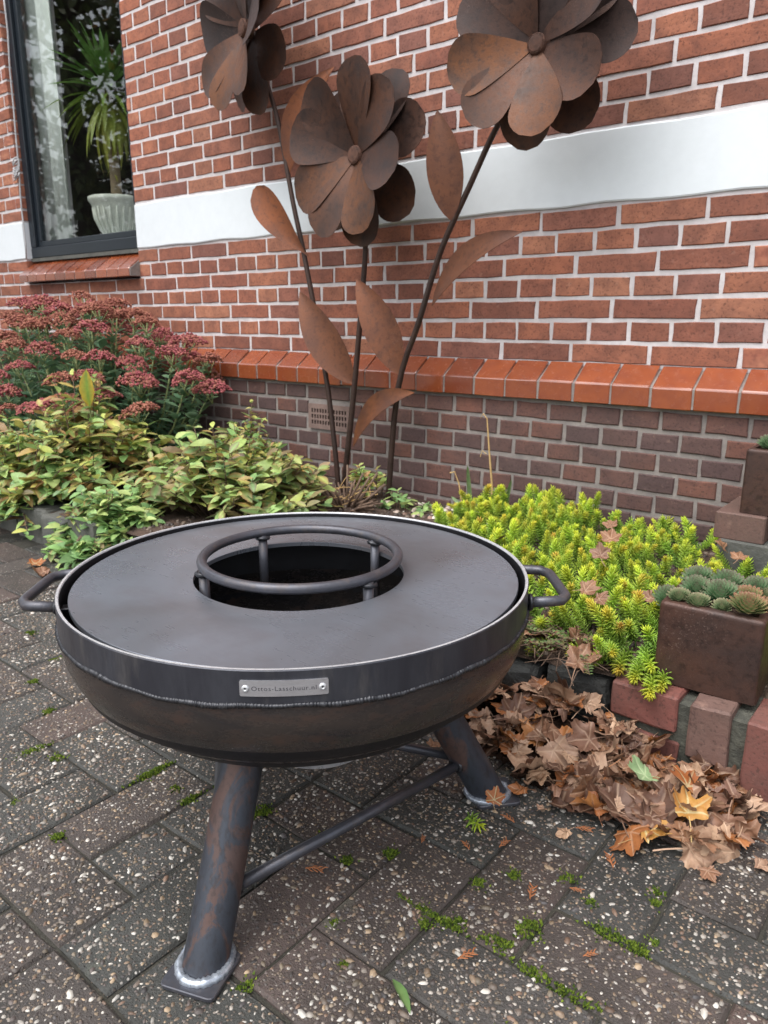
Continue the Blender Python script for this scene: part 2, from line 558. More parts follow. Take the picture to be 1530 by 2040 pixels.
M_GREENLEAF = m_leafcol('fallen_green_leaf', L(138, 160, 118), L(116, 140, 98))
M_YELLOWLEAF = m_leafcol('fallen_yellow_leaf', L(172, 128, 66), L(150, 98, 50))
M_ORANGELEAF = m_leafcol('fallen_orange_leaf', L(146, 88, 46), L(122, 68, 38))

# ------------------------------------------------------------------ ground and paving
WY = 2.115          # wall face
BY = 2.065          # base wall face
gr = MB().add([(-40, -40, -0.03), (40, -40, -0.03), (40, 40, -0.03), (-40, 40, -0.03)], [(0, 1, 2, 3)]).build('ground', M_GROUND)
tag(gr, kind='structure')

U = 0.107
PX0, PY0 = -0.975, 0.326
pav = MB()
gx = np.arange(-4.6, 1.41, 0.3); gy = np.arange(-0.9, 1.31, 0.3)
pv = [(x, y, -0.0045) for y in gy for x in gx]
pf = [(j * len(gx) + i, j * len(gx) + i + 1, (j + 1) * len(gx) + i + 1, (j + 1) * len(gx) + i) for j in range(len(gy) - 1) for i in range(len(gx) - 1)]
paving = link('paving', mesh('paving', pv, pf, M_JOINT)); tag(paving, kind='structure')


def paver_mesh(sx, sy, seed):
    q = random.Random(seed)
    g = 0.0016
    x0, x1, y0, y1 = -sx / 2 + g, sx / 2 - g, -sy / 2 + g, sy / 2 - g
    out = []
    def edge(ax, ay, bx, by, n):
        for i in range(n):
            t = i / n
            out.append((ax + (bx - ax) * t + q.uniform(-.0012, .0012), ay + (by - ay) * t + q.uniform(-.0012, .0012)))
    edge(x0, y0, x1, y0, 3); edge(x1, y0, x1, y1, 2); edge(x1, y1, x0, y1, 3); edge(x0, y1, x0, y0, 2)
    n = len(out); v = []; f = []
    cc = 0.0035
    for k, z in ((0.0, -0.022), (0.0, -0.0035), (cc, 0.0)):
        for (x, y) in out:
            fx = x - math.copysign(min(abs(x), k), x) if abs(x) > sx / 2 - 0.01 else x
            fy = y - math.copysign(min(abs(y), k), y) if abs(y) > sy / 2 - 0.01 else y
            v.append((fx, fy, z + (q.uniform(-.0006, .0006) if z == 0 else 0)))
    for r_ in range(2):
        for i in range(n):
            j = (i + 1) % n
            f.append((r_ * n + i, r_ * n + j, (r_ + 1) * n + j, (r_ + 1) * n + i))
    f.append(tuple(2 * n + i for i in range(n)))
    return mesh('paver', v, f, M_PAVER)


PM = {(2, 1): [paver_mesh(2 * U, U, i) for i in range(4)], (1, 2): [paver_mesh(U, 2 * U, 10 + i) for i in range(4)],
      (1, 1): [paver_mesh(U, U, 20 + i) for i in range(3)]}


def cell_piece(i, j):
    """herringbone with a seam at column 2; returns (i0, j0, w, h)"""
    left = i < 2
    s = 0 if left else 1
    k = (i - j + s) % 4          # 0 left half of lying, 1 right half, 2 top of standing, 3 bottom
    p = {0: (i, j, 2, 1), 1: (i - 1, j, 2, 1), 2: (i, j - 1, 1, 2), 3: (i, j, 1, 2)}[k]
    if p[2] == 2 and (p[0] < 2) != (p[0] + 1 < 2):
        return (i, j, 1, 1)
    return p


pieces = {}
TOPS = {}
for i in range(-34, 22):
    for j in range(-12, 10):
        p = cell_piece(i, j)
        pieces[p] = True


def proj(P):
    v = np.asarray(P, float) - np.array([0, 0, CAM_H])
    d = v @ cF
    return 765 + 1500 * (v @ cR) / d, 1020 - 1500 * (v @ cU) / d, d


rest_v, rest_f = [], []
for p in sorted(pieces):
    i, j, a, b = p
    cx_, cy_ = PX0 + (i + a / 2) * U, PY0 + (j + b / 2) * U
    if cy_ > 1.16 and cx_ > -2.6: continue
    q = random.Random(i * 131 + j * 17 + a)
    px, py, dd = proj((cx_, cy_, 0))
    inview = dd > 0.15 and -260 < px < 1800 and 1000 < py < 2450
    loc = (cx_ + q.uniform(-.001, .001), cy_ + q.uniform(-.001, .001), q.uniform(-.002, .0015))
    rot = (q.uniform(-.006, .006), q.uniform(-.006, .006), q.uniform(-.006, .006))
    TOPS[p] = loc[2]
    mm = q.choice(PM[(a, b)])
    if inview:
        link('paver', mm, paving, loc, rot)
    else:
        M4 = Matrix.Translation(loc) @ Matrix.Rotation(rot[2], 4, 'Z')
        bb = len(rest_v)
        rest_v += [tuple(M4 @ vv.co) for vv in mm.vertices]
        rest_f += [tuple(bb + t for t in pl.vertices) for pl in mm.polygons]
if rest_v:
    tag(link('paver_rest', mesh('paver_rest', rest_v, rest_f, M_PAVER), paving), kind='stuff')

# exposed aggregate: half-embedded stones set in the paver tops
def pebble_field():
    P = []
    pal = np.array([L(150, 140, 130), L(120, 108, 98), L(172, 150, 124), L(206, 200, 190), L(96, 90, 86), L(136, 112, 96), L(150, 130, 110),
                    L(112, 104, 98), L(88, 84, 84), L(184, 176, 166), L(132, 120, 104), L(106, 96, 92)])
    out_p, out_r, out_c = [], [], []
    bands = [(-1.95, 0.2, 0.10, 1.13, 0.0062)]
    for x0, x1, y0, y1, sp in bands:
        nx, ny = int((x1 - x0) / sp), int((y1 - y0) / sp)
        X, Y = np.meshgrid(np.arange(nx), np.arange(ny))
        X = x0 + (X.ravel() + rng.uniform(-.5, .5, nx * ny)) * sp
        Y = y0 + (Y.ravel() + rng.uniform(-.5, .5, nx * ny)) * sp
        # local density varies
        dens = 0.74 + 0.22 * np.sin(X * 9.1 + 1.3) * np.sin(Y * 8.3 + .4)
        keep = rng.random(len(X)) < dens
        X, Y = X[keep], Y[keep]
        fi, fj = (X - PX0) / U, (Y - PY0) / U
        ok = np.zeros(len(X), bool); Z = np.zeros(len(X))
        for n_ in range(len(X)):
            p = cell_piece(math.floor(fi[n_]), math.floor(fj[n_]))
            if p not in TOPS: continue
            e = min(fi[n_] - p[0], p[0] + p[2] - fi[n_], fj[n_] - p[1], p[1] + p[3] - fj[n_]) * U
            if e < 0.0055: continue
            ok[n_] = True; Z[n_] = TOPS[p]
        out_p.append(np.c_[X, Y, Z][ok])
    P = np.concatenate(out_p); n = len(P)
    rad = np.clip(rng.lognormal(math.log(0.00195), 0.38, n), 0.0010, 0.0052)
    col = pal[rng.integers(0, len(pal), n)] * rng.uniform(.42, .95, (n, 1))
    white = rng.random(n) < 0.05
    col[white] = np.array(L(204, 200, 192)) * rng.uniform(.65, .95, (white.sum(), 1))
    an = rng.uniform(0, 2 * np.pi, n); el = rng.uniform(1.0, 1.7, n)
    k = 6; th = np.arange(k) * 2 * np.pi / k
    V = np.zeros((n, 13, 3))
    for ring, (rr, zz) in enumerate(((1.0, -0.12), (0.72, 0.36))):
        jit = rng.uniform(.78, 1.15, (n, k))
        lx = np.cos(th) * rr * jit * el[:, None]; ly = np.sin(th) * rr * jit / np.sqrt(el)[:, None]
        V[:, ring * k:(ring + 1) * k, 0] = lx * np.cos(an)[:, None] - ly * np.sin(an)[:, None]
        V[:, ring * k:(ring + 1) * k, 1] = lx * np.sin(an)[:, None] + ly * np.cos(an)[:, None]
        V[:, ring * k:(ring + 1) * k, 2] = zz
    V[:, 12, 2] = rng.uniform(.42, .58, n)
    V = V * rad[:, None, None] + P[:, None, :]
    T = []
    for a in range(k):
        b = (a + 1) % k
        T += [(a, b, k + b), (a, k + b, k + a), (k + a, k + b, 12)]
    T = np.array(T)
    F = (T[None] + (np.arange(n) * 13)[:, None, None]).reshape(-1, 3)
    return V.reshape(-1, 3), F, np.repeat(col, 13, 0)


V, F, C = pebble_field()
ag = link('aggregate', np_mesh('aggregate', V, F, M_PEBBLE, C), paving); tag(ag, kind='stuff')

# ------------------------------------------------------------------ the house front
house = empty('brick_house', (-2.3, WY, 0.0))
tag(house, 'red brick house front with white painted band and glazed orange plinth course', 'house')
HL = Vector((-2.3, WY, 0.0))


def hb(mb, name, m, parent=house, **kw):
    """build in world coordinates under the house empty"""
    o = mb.build(name, m, parent, **kw)
    if parent is house:
        o.location = (-HL[0], -HL[1], -HL[2])
    return o


XL, XR = -6.2, 1.6
WX0, WX1 = -4.195, -3.153      # window opening
WZ0, WZ1 = 0.895, 3.0
CO = 0.062
ZB0, ZB1 = 1.022, 1.216        # white band
ZG = 0.588                     # top of glazed course
ZTOP = 3.6
MY = WY + 0.0035
wallm = MB()
wallm.box(WX1, XR, MY, MY + 0.30, ZG - 0.06, ZTOP)
wallm.box(XL, WX0 - 0.005, MY, MY + 0.30, ZG - 0.06, ZTOP)
wallm.box(WX0 - 0.005, WX1, MY, MY + 0.30, ZG - 0.06, WZ0)
wallm.box(WX0, WX1, MY, MY + 0.30, WZ1, ZTOP)
wall = hb(wallm, 'wall', M_MORTAR)


def brick_mesh(name, wd, h, dep, seed, m, jit=0.0016, ch=0.0022):
    q = random.Random(seed)
    out = []
    x0, x1, z0, z1 = -wd / 2, wd / 2, -h / 2, h / 2
    def edge(ax, az, bx, bz, n):
        for i in range(n):
            t = i / n
            out.append((ax + (bx - ax) * t + q.uniform(-jit, jit), az + (bz - az) * t + q.uniform(-jit, jit)))
    nh = 4 if wd > 0.15 else 2
    edge(x0, z0, x1, z0, nh); edge(x1, z0, x1, z1, 2); edge(x1, z1, x0, z1, nh); edge(x0, z1, x0, z0, 2)
    n = len(out); v = []; f = []
    for k, y in ((0, dep), (0, 0.0025), (ch, 0.0)):
        for (x, z) in out:
            s = 1 - k / (wd / 2); s2 = 1 - k / (h / 2)
            v.append((x * s, y + (q.uniform(-.0006, .0006) if y == 0 else 0), z * s2))
    for r_ in range(2):
        for i in range(n):
            j = (i + 1) % n
            f.append((r_ * n + i, r_ * n + j, (r_ + 1) * n + j, (r_ + 1) * n + i))
    f.append(tuple(2 * n + i for i in range(n)))
    return mesh(name, v, f, m)


LB = 0.2356
BH = 0.0505
SM = [brick_mesh('brick_stretcher', LB - 0.0115, BH, 0.03, 100 + i, M_BRICK) for i in range(7)]
HM = [brick_mesh('brick_header', LB / 2 - 0.0115, BH, 0.03, 200 + i, M_BRICK) for i in range(7)]
cand = []          # (size, x, z, width, mesh)


def row(z, kind, x_lo, x_hi, jamb_lo=False):
    if kind == 'H': pitch_, ph = LB / 2, -0.595
    elif kind == 'A': pitch_, ph = LB, -0.648
    else: pitch_, ph = LB, -0.766
    k0 = math.floor((x_lo - ph) / pitch_)
    x = ph + k0 * pitch_
    while x < x_hi - 0.02:
        a, b = max(x + 0.00575, x_lo), min(x + pitch_ - 0.00575, x_hi)
        if b - a > 0.025:
            cand.append(((a + b) / 2, z, b - a, kind))
        x += pitch_


rows_below = ['A', 'H', 'B', 'H', 'A', 'H', 'B']
for i, kd in enumerate(rows_below):
    z = ZB0 - (i + 0.5) * CO
    lo_gap = z > 0.9
    if lo_gap:
        row(z, kd, XL, WX0); row(z, kd, WX1, XR)
    else:
        row(z, kd, XL, XR)
seqa = ['A', 'H', 'B', 'H']
i = 0
while ZB1 + (i + 1) * CO < ZTOP:
    z = ZB1 + (i + 0.5) * CO
    kd = seqa[i % 4]
    if z < WZ1:
        row(z, kd, XL, WX0); row(z, kd, WX1, XR)
    else:
        row(z, kd, XL, XR)
    i += 1
vis, hid = [], []
for (x, z, wd, kd) in cand:
    px, py, dd = proj((x, WY, z))
    if dd > 0.2 and -40 < px < 1570 and -40 < py < 780:
        vis.append((wd / dd, x, z, wd, kd))
    else:
        hid.append((0, x, z, wd, kd))
vis.sort(reverse=True)
hid = vis[300:] + hid
vis = vis[:300]


def put_brick(entry, joined=None):
    _, x, z, wd, kd = entry
    q = random.Random(int(x * 9173) * 31 + int(z * 7919))
    pool = HM if kd == 'H' else SM
    full = (LB / 2 if kd == 'H' else LB) - 0.0115
    me = q.choice(pool)
    jx, jy, jz = q.uniform(-.0014, .0014), q.uniform(-.0012, .0015), q.uniform(-.0015, .0015)
    sx = wd / full
    dy = 4.0 if abs(x + wd / 2 - WX0) < 0.004 else 1.0
    if joined is None:
        o = link('brick', me, wall, (x + jx, WY + jy, z + jz), (0, q.uniform(-.006, .006), q.uniform(-.004, .004)), (sx, dy, 1))
    else:
        b = len(joined[0])
        joined[0].extend([(v.co.x * sx + x, v.co.y * dy + WY + jy, v.co.z + z) for v in me.vertices])
        joined[1].extend([tuple(b + t for t in p.vertices) for p in me.polygons])


for e in vis: put_brick(e)
J = ([], [])
for e in hid: put_brick(e, J)
k = NT('brick_red_far')
nn = k.noise(5.5, 2, 0.5, k.mapping(k.pos(), (1, 1, 3.6)))
cc_ = k.ramp(nn, [(i / 5, c) for i, c in enumerate(BR[:6])])
cc_ = k.mix(k.ramp(k.noise(60, 4), [(0.4, 0.0), (0.7, 0.5)]), cc_, L(86, 48, 46))
M_BRICKFAR = k.fin(cc_, 0.8, 0, 0.35)
tag(link('brick_rest', mesh('brick_rest', J[0], J[1], M_BRICKFAR), wall), kind='stuff')

# white painted band with slightly wavy lower and upper edges
def band(x0, x1, name):
    v, f = [], []
    n = max(2, int((x1 - x0) / 0.06))
    for i in range(n + 1):
        x = x0 + (x1 - x0) * i / n
        a = ZB0 + 0.004 + 0.0022 * math.sin(x * 19) + rnd.uniform(-.001, .001)
        b = ZB1 - 0.004 + 0.0015 * math.sin(x * 13 + 1) + rnd.uniform(-.001, .001)
        yy = WY - 0.004 + 0.0012 * math.sin(x * 7.3)
        v += [(x, WY + 0.1, a), (x, yy + 0.002, a), (x, yy, a + 0.004), (x, yy, b - 0.004), (x, yy + 0.002, b), (x, WY + 0.1, b)]
    for i in range(n):
        for k_ in range(5):
            p = i * 6 + k_
            f.append((p, p + 6, p + 7, p + 1))
    f.append((0, 1, 2, 3, 4, 5)); b_ = n * 6; f.append((b_ + 5, b_ + 4, b_ + 3, b_ + 2, b_ + 1, b_))
    me = mesh(name, v, f, M_WHITE)
    o = link(name, me, house, (-HL[0], -HL[1], -HL[2]))
    return o


band(WX1 + 0.001, XR, 'white_band')
band(XL, WX0 + 0.001, 'white_band')

# base wall in header bricks
basem = MB().box(XL, XR, BY + 0.0045, WY + 0.0, -0.02, 0.481)
basew = hb(basem, 'base_wall', M_MORTAR2)
PB, HBASE = 0.1125, 0.0585
BM = [brick_mesh('base_brick', PB - 0.011, HBASE - 0.0115, 0.03, 300 + i, M_BASEBRICK, 0.0018, 0.003) for i in range(7)]
VX0, VX1, VZ0, VZ1 = -2.036, -1.826, 0.311, 0.405      # air brick
Jb = ([], [])
for r_ in range(7):
    z = 0.476 - (r_ + 0.5) * HBASE
    x = -0.588 + (0.5 * PB if r_ % 2 else 0) - 60 * PB
    while x < XR:
        c_ = x + PB / 2
        x += PB
        if c_ < XL + 0.1: continue
        if c_ + PB / 2 > VX0 - 0.0 and c_ - PB / 2 < VX1 and z + .02 > VZ0 and z - .02 < VZ1:
            lo, hi = c_ - PB / 2 + .0055, c_ + PB / 2 - .0055
            if lo < VX0 - 0.008: hi = min(hi, VX0 - 0.009)
            elif hi > VX1 + 0.008: lo = max(lo, VX1 + 0.009)
            else: continue
            if hi - lo < 0.02: continue
            sx = (hi - lo) / (PB - 0.011); cc2 = (lo + hi) / 2
        else:
            sx, cc2 = 1, c_
        q = random.Random(int(c_ * 9999) + r_ * 77)
        px, py, dd = proj((cc2, BY, z))
        me = q.choice(BM)
        loc = (cc2 + q.uniform(-.0015, .0015), BY + q.uniform(-.0015, .0015), z + q.uniform(-.0015, .0015))
        if z > 0.1 and 370 < px < 1560:
            link('base_brick', me, basew, loc, (0, q.uniform(-.012, .012), 0), (sx, 1, 1))
        else:
            b = len(Jb[0])
            Jb[0].extend([(v.co.x * sx + loc[0], v.co.y + loc[1], v.co.z + loc[2]) for v in me.vertices])
            Jb[1].extend([tuple(b + t for t in p.vertices) for p in me.polygons])
tag(link('base_brick_rest', mesh('base_brick_rest', Jb[0], Jb[1], M_BASEBRICK), basew), kind='stuff')

# glazed sloping plinth course
GY = BY - 0.022
plm = MB().add([(XL, GY + .004, 0.485), (XR, GY + .004, 0.485), (XR, GY + .004, 0.537), (XL, GY + .004, 0.537), (XL, WY + .02, 0.592), (XR, WY + .02, 0.592), (XR, WY + .02, 0.485), (XL, WY + .02, 0.485)],
               [(0, 1, 2, 3), (3, 2, 5, 4), (0, 7, 6, 1), (0, 3, 4, 7), (1, 6, 5, 2)])
plinth = hb(plm, 'plinth_course', M_MORTAR2)


def slope_brick(name, wd, h0, h1, hb_, dep, seed):
    q = random.Random(seed)
    a = wd / 2
    j = lambda: q.uniform(-.0012, .0012)
    # section polygon (y, z): bottom front, top front (arris, rounded), top back, bottom back
    sec = [(0.0015, h0), (0, h0 + 0.002), (0, h1 - 0.004), (0.001, h1 - 0.001), (0.004, h1 + 0.0022), (dep, hb_), (dep, h0)]
    v = []
    for s_ in (-1, 1):
        for (y, z) in sec: v.append((s_ * a + j() * .6, y, z + j() * .4))
    n = len(sec); f = [(i, (i + 1) % n, n + (i + 1) % n, n + i) for i in range(n)]
    f.append(tuple(range(n))[::-1]); f.append(tuple(range(n, 2 * n)))
    bm = bmesh.new()
    vs = [bm.verts.new(p) for p in v]
    for q_ in f: bm.faces.new([vs[t] for t in q_])
    bmesh.ops.recalc_face_normals(bm, faces=bm.faces)
    es = [e for e in bm.edges if abs(e.verts[0].co.x - e.verts[1].co.x) < 0.01 and e.verts[0].co.y < dep - 0.001]
    bmesh.ops.bevel(bm, geom=es, offset=0.0022, segments=1, affect='EDGES', profile=0.6)
    me = bpy.data.meshes.new(name); bm.to_mesh(me); bm.free(); me.materials.append(M_GLAZED)
    return me


GM = [slope_brick('glazed_brick', 0.1125 - 0.0075, 0.0, 0.056, 0.108, WY - GY - 0.001, 400 + i) for i in range(5)]
x = -0.841 - 46 * 0.1125
while x < XR:
    q = random.Random(int(x * 8887))
    c_ = x + 0.1125 / 2
    x += 0.1125
    link('glazed_brick', q.choice(GM), plinth, (c_ + q.uniform(-.001, .001), GY + q.uniform(-.0018, .0018), 0.4835 + q.uniform(-.002, .002)), (0, q.uniform(-.006, .006), q.uniform(-.006, .006)))

# air brick with open slots
vent = MB()
vy = BY - 0.006
nx_, nz_ = 13, 3
mw, mh = 0.014, 0.014
sw = (VX1 - VX0 - 2 * mw) / nx_; sh = (VZ1 - VZ0 - 2 * mh) / nz_
xs = [VX0]; zs = [VZ0]
for i in range(nx_): xs += [VX0 + mw + i * sw + sw * 0.2, VX0 + mw + i * sw + sw * 0.78]
xs.append(VX1)
for i in range(nz_): zs += [VZ0 + mh + i * sh + sh * 0.16, VZ0 + mh + i * sh + sh * 0.84]
zs.append(VZ1)
for a in range(len(xs) - 1):
    for b in range(len(zs) - 1):
        if a % 2 == 1 and b % 2 == 1: continue
        vent.box(xs[a], xs[a + 1], vy, vy + 0.006, zs[b], zs[b + 1])
ab = hb(vent, 'air_brick', M_AIRBRICK)
ab['label'] = 'clay air brick with three rows of open slots'
hb(MB().box(VX0 + .003, VX1 - .003, vy + 0.0062, vy + 0.009, VZ0 + .003, VZ1 - .003), 'air_brick_slot_shade', M_DARK)  # near-black sheet standing in for the shade inside the slots

# window: sill of glazed bricks, frame, pane
sillm = MB().add([(WX0, WY - .050, .905), (WX1, WY - .050, .905), (WX1, WY - .050, .936), (WX0, WY - .050, .936), (WX0, WY + .06, 1.018), (WX1, WY + .06, 1.018), (WX1, WY + .06, .905), (WX0, WY + .06, .905)],
                 [(0, 1, 2, 3), (3, 2, 5, 4), (0, 7, 6, 1), (0, 3, 4, 7), (1, 6, 5, 2)])
sill = hb(sillm, 'window_sill', M_MORTAR2)
SLM = [slope_brick('sill_brick', 0.0945 - 0.007, 0.0, 0.036, 0.118, 0.112, 500 + i) for i in range(4)]
for i in range(11):
    c_ = WX0 + 0.0015 + (i + 0.5) * (WX1 - WX0 - 0.003) / 11
    link('sill_brick', rnd.choice(SLM), sill, (c_, WY - 0.0545 + rnd.uniform(-.001, .001), 0.9035), (0, rnd.uniform(-.004, .004), 0))
window = empty('window', (0, 0, 0)); window.parent = house; window.location = (-HL[0], -HL[1], -HL[2])
FY = WY + 0.032
fm = MB()
FZ0 = 1.03
fm.box(WX0, WX1, FY, FY + 0.06, FZ0, FZ0 + 0.055)
fm.box(WX0, WX0 + 0.05, FY, FY + 0.06, FZ0 + 0.055, WZ1)
fm.box(WX1 - 0.05, WX1, FY, FY + 0.06, FZ0 + 0.055, WZ1)
fm.box(WX0 + .05, WX1 - .05, FY, FY + 0.06, WZ1 - 0.06, WZ1)
bevel(fm.build('frame', M_FRAME, window), 0.004, 1)
sm_ = MB()
a0, a1, s0, s1 = WX0 + 0.052, WX1 - 0.052, FZ0 + 0.057, WZ1 - 0.062
sm_.box(a0, a1, FY + 0.018, FY + 0.05, s0, s0 + 0.028)
sm_.box(a0, a0 + 0.032, FY + 0.018, FY + 0.05, s0 + .028, s1)
sm_.box(a1 - 0.032, a1, FY + 0.018, FY + 0.05, s0 + .028, s1)
sm_.box(a0 + .032, a1 - .032, FY + 0.018, FY + 0.05, s1 - 0.03, s1)
bevel(sm_.build('sash', M_FRAME, window), 0.003, 1)
MB().box(a0 + 0.025, a1 - 0.025, FY + 0.031, FY + 0.036, s0 + .02, s1 - .02).build('pane', M_GLASS, window)
# grey lead strip under the frame
ls = MB().box(WX0 + .002, WX1 - .002, FY - 0.006, FY + 0.05, 1.012, 1.029).build('drip_strip', M_STONE, window)
# interior room behind the window; right wall left out so sky light enters
rm = MB()
rx0, rx1, ry0, ry1, rz0, rz1 = -6.0, -1.6, WY + 0.32, 5.6, 0.5, 3.3
rm.add([(rx0, ry0, rz0), (rx1, ry0, rz0), (rx1, ry1, rz0), (rx0, ry1, rz0), (rx0, ry0, rz1), (rx1, ry0, rz1), (rx1, ry1, rz1), (rx0, ry1, rz1)],
       [(0, 1, 2, 3), (7, 6, 5, 4), (3, 2, 6, 7), (0, 3, 7, 4)])
hb(rm, 'room_interior', M_ROOM)
hb(MB().box(WX0, WX1, FY + 0.062, FY + 0.34, FZ0 - 0.06, FZ0 + 0.04), 'inner_ledge', M_WHITE)
hb(MB().box(rx0, rx1, WY - .03, ry1, ZTOP, ZTOP + .06), 'roof_edge', M_FRAME)

# ------------------------------------------------------------------ behind the pane: curtain, urn, yucca
cv, cf = [], []
ncur = 60
for i in range(ncur + 1):
    t = i / ncur
    xx = -4.45 + 0.49 * t
    yy = 2.265 + 0.018 * math.sin(t * 30) + 0.008 * math.sin(t * 71 + 1)
    cv += [(xx, yy, 1.075), (xx + 0.006 * math.sin(t * 21), yy + 0.004, 1.8), (xx, yy, 2.95)]
for i in range(ncur):
    cf += [(3 * i, 3 * i + 3, 3 * i + 4, 3 * i + 1), (3 * i + 1, 3 * i + 4, 3 * i + 5, 3 * i + 2)]
cur = link('curtain', mesh('curtain', cv, cf, M_CURTAIN, True))
cur.modifiers.new('solid', 'SOLIDIFY').thickness = 0.002
tag(cur, 'pale curtain hanging in folds behind the window pane', 'curtain')


def leaf_batch(P, D, Nv, Ln, Wd, Cm, Ce, curl=0.15, fold=0.12, st=(0, .2, .45, .7, .9, 1), wd=(.1, .7, 1, .78, .36, .02), tipc=None):
    P = np.asarray(P, float); D = np.asarray(D, float); Nv = np.asarray(Nv, float)
    n = len(P)
    D = D / np.linalg.norm(D, axis=1)[:, None]
    S = np.cross(D, Nv); S /= (np.linalg.norm(S, axis=1)[:, None] + 1e-9)
    Nn = np.cross(S, D)
    Ln = np.broadcast_to(np.asarray(Ln, float), (n,)); Wd = np.broadcast_to(np.asarray(Wd, float), (n,))
    curl = np.broadcast_to(np.asarray(curl, float), (n,)); fold = np.broadcast_to(np.asarray(fold, float), (n,))
    K = len(st)
    V = np.zeros((n, K, 3, 3)); C = np.zeros((n, K, 3, 3))
    for i, (t, w_) in enumerate(zip(st, wd)):
        c = P + D * (Ln * t)[:, None] - Nn * (curl * Ln * t * t)[:, None]
        e = S * (Wd * w_ * .5)[:, None]; up = Nn * (fold * Wd * w_)[:, None]
        V[:, i, 0] = c - e + up; V[:, i, 1] = c; V[:, i, 2] = c + e + up
        cm = Cm if tipc is None else Cm * (1 - t ** 5) + tipc * t ** 5
        ce = Ce if tipc is None else Ce * (1 - t ** 5) + tipc * t ** 5
        C[:, i, 0] = ce; C[:, i, 1] = cm; C[:, i, 2] = ce
    q = []
    for i in range(K - 1):
        for s_ in range(2):
            a = i * 3 + s_
            q.append((a, a + 1, a + 4, a + 3))
    q = np.array(q)
    F = (q[None] + (np.arange(n) * K * 3)[:, None, None]).reshape(-1, 4)
    return V.reshape(-1, 3), F, C.reshape(-1, 3)


def cat_batches(bs):
    Vs, Fs, Cs, off = [], [], [], 0
    for v, f, c in bs:
        Vs.append(v); Fs.append(f + off); Cs.append(c); off += len(v)
    return np.concatenate(Vs), np.concatenate(Fs), np.concatenate(Cs)


def unit(n, zmin=-1):
    v = rng.normal(size=(n, 3)); v /= np.linalg.norm(v, axis=1)[:, None]
    v[:, 2] = np.maximum(v[:, 2], zmin); return v / np.linalg.norm(v, axis=1)[:, None]


def colmix(n, cols, jit=0.15):
    c = np.array(cols)[rng.integers(0, len(cols), n)]
    return c * rng.uniform(1 - jit, 1 + jit, (n, 1))


UX, UY = -3.74, 2.40
urn = empty('plant_urn', (UX, UY, 1.072))
MB().lathe([(0.0, 0), (.062, 0), (.066, .012), (.05, .03), (.055, .05), (.085, .09), (.108, .15), (.118, .2), (.13, .222), (.14, .235), (.14, .25), (.128, .255), (.118, .245), (.1, .2), (0, .19)], 40).build('bowl', M_URN, urn, smooth=True)
rb = MB()
for i in range(22):
    t = i / 22 * 2 * math.pi
    rb.tube([(.06 * math.cos(t), .06 * math.sin(t), .055), (.09 * math.cos(t), .09 * math.sin(t), .095), (.1125 * math.cos(t), .1125 * math.sin(t), .15), (.121 * math.cos(t), .121 * math.sin(t), .2)], [.004, .007, .008, .004], 6)
rb.build('fluting', M_URN, urn, smooth=True)
tag(urn, 'pale fluted urn standing on the ledge behind the window', 'urn')
yuc = empty('yucca', (UX, UY, 1.27))
MB().tube([(0, 0, -.02), (.01, 0, .1), (.004, .004, .3), (0, 0, .55)], [.03, .027, .025, .022], 10).build('trunk', M_TRUNK, yuc, smooth=True)
n = 120
el = np.linspace(1.35, -1.15, n) + rng.uniform(-.15, .15, n)
az = rng.uniform(0, 2 * np.pi, n)
D = np.c_[np.cos(az) * np.cos(el), np.sin(az) * np.cos(el), np.sin(el)]
P0_ = np.c_[np.cos(az) * .02, np.sin(az) * .02, .46 + .16 * (el + 1.1) / 2.5]
Ln = rng.uniform(.17, .29, n)
green = np.array(L(96, 136, 66)); yel = np.array(L(176, 176, 78))
tt = np.clip((0.4 - el) / 1.4, 0, 1)[:, None]
Cm = green * (1 - tt) + yel * tt
V, F, C = leaf_batch(P0_, D, np.tile([0, 0, 1.0], (n, 1)) + .01, Ln, .032, Cm, Cm * .85, curl=np.clip(.55 - .35 * el, .05, .6), fold=.18, st=(0, .15, .35, .55, .75, .9, 1), wd=(.5, .8, 1, .95, .7, .35, .02))
link('foliage', np_mesh('yucca_foliage', V, F, M_LEAF, C), yuc)
tag(yuc, 'yucca with drooping yellow green leaves behind the window', 'houseplant')

# cord on the left window jamb
cd_ = empty('hanging_cord', (-4.163, 2.098, 1.0))
cp = []
for i in range(16):
    t = i / 15
    cp.append((0.075 * t + 0.004 * math.sin(t * 17), 0.002 * math.sin(t * 23), 0.02 + 2.0 * t * .62))
MB().tube(cp, 0.004, 8).build('cord', M_CORD, cd_, smooth=True)
kb = MB()
for i in range(7):
    a = i * 0.9
    kb.tube([(.028 + .012 * math.cos(a + s_ * .8) , .012 * math.sin(a * 1.3 + s_) - .012, .43 + .012 * i + .02 * math.sin(s_ * 1.1 + a)) for s_ in range(6)], 0.0042, 6)
kb.build('knot', M_CORD, cd_, smooth=True)
tag(cd_, 'grey white knotted cord hanging down beside the window frame', 'cord')

# ------------------------------------------------------------------ the raised bed: soil, edging
def bedz(x, y):
    return 0.112 + 0.010 * math.sin(x * 5.1 + y * 3) * math.sin(y * 6.3 + 1) + 0.006 * math.sin(x * 17 + 2 * y) + 0.012 * max(0.0, (y - 1.6))


sv, sf = [], []
SX = np.arange(-4.8, 1.41, 0.035); SY = np.linspace(1.16, BY + 0.01, 28)
for y in SY:
    for x in SX:
        sv.append((x, y, bedz(x, y) + rnd.uniform(-.004, .004)))
for j in range(len(SY) - 1):
    for i in range(len(SX) - 1):
        a = j * len(SX) + i
        sf.append((a, a + 1, a + len(SX) + 1, a + len(SX)))
soil = link('bed_soil', mesh('bed_soil', sv, sf, M_SOIL, True)); tag(soil, kind='structure')


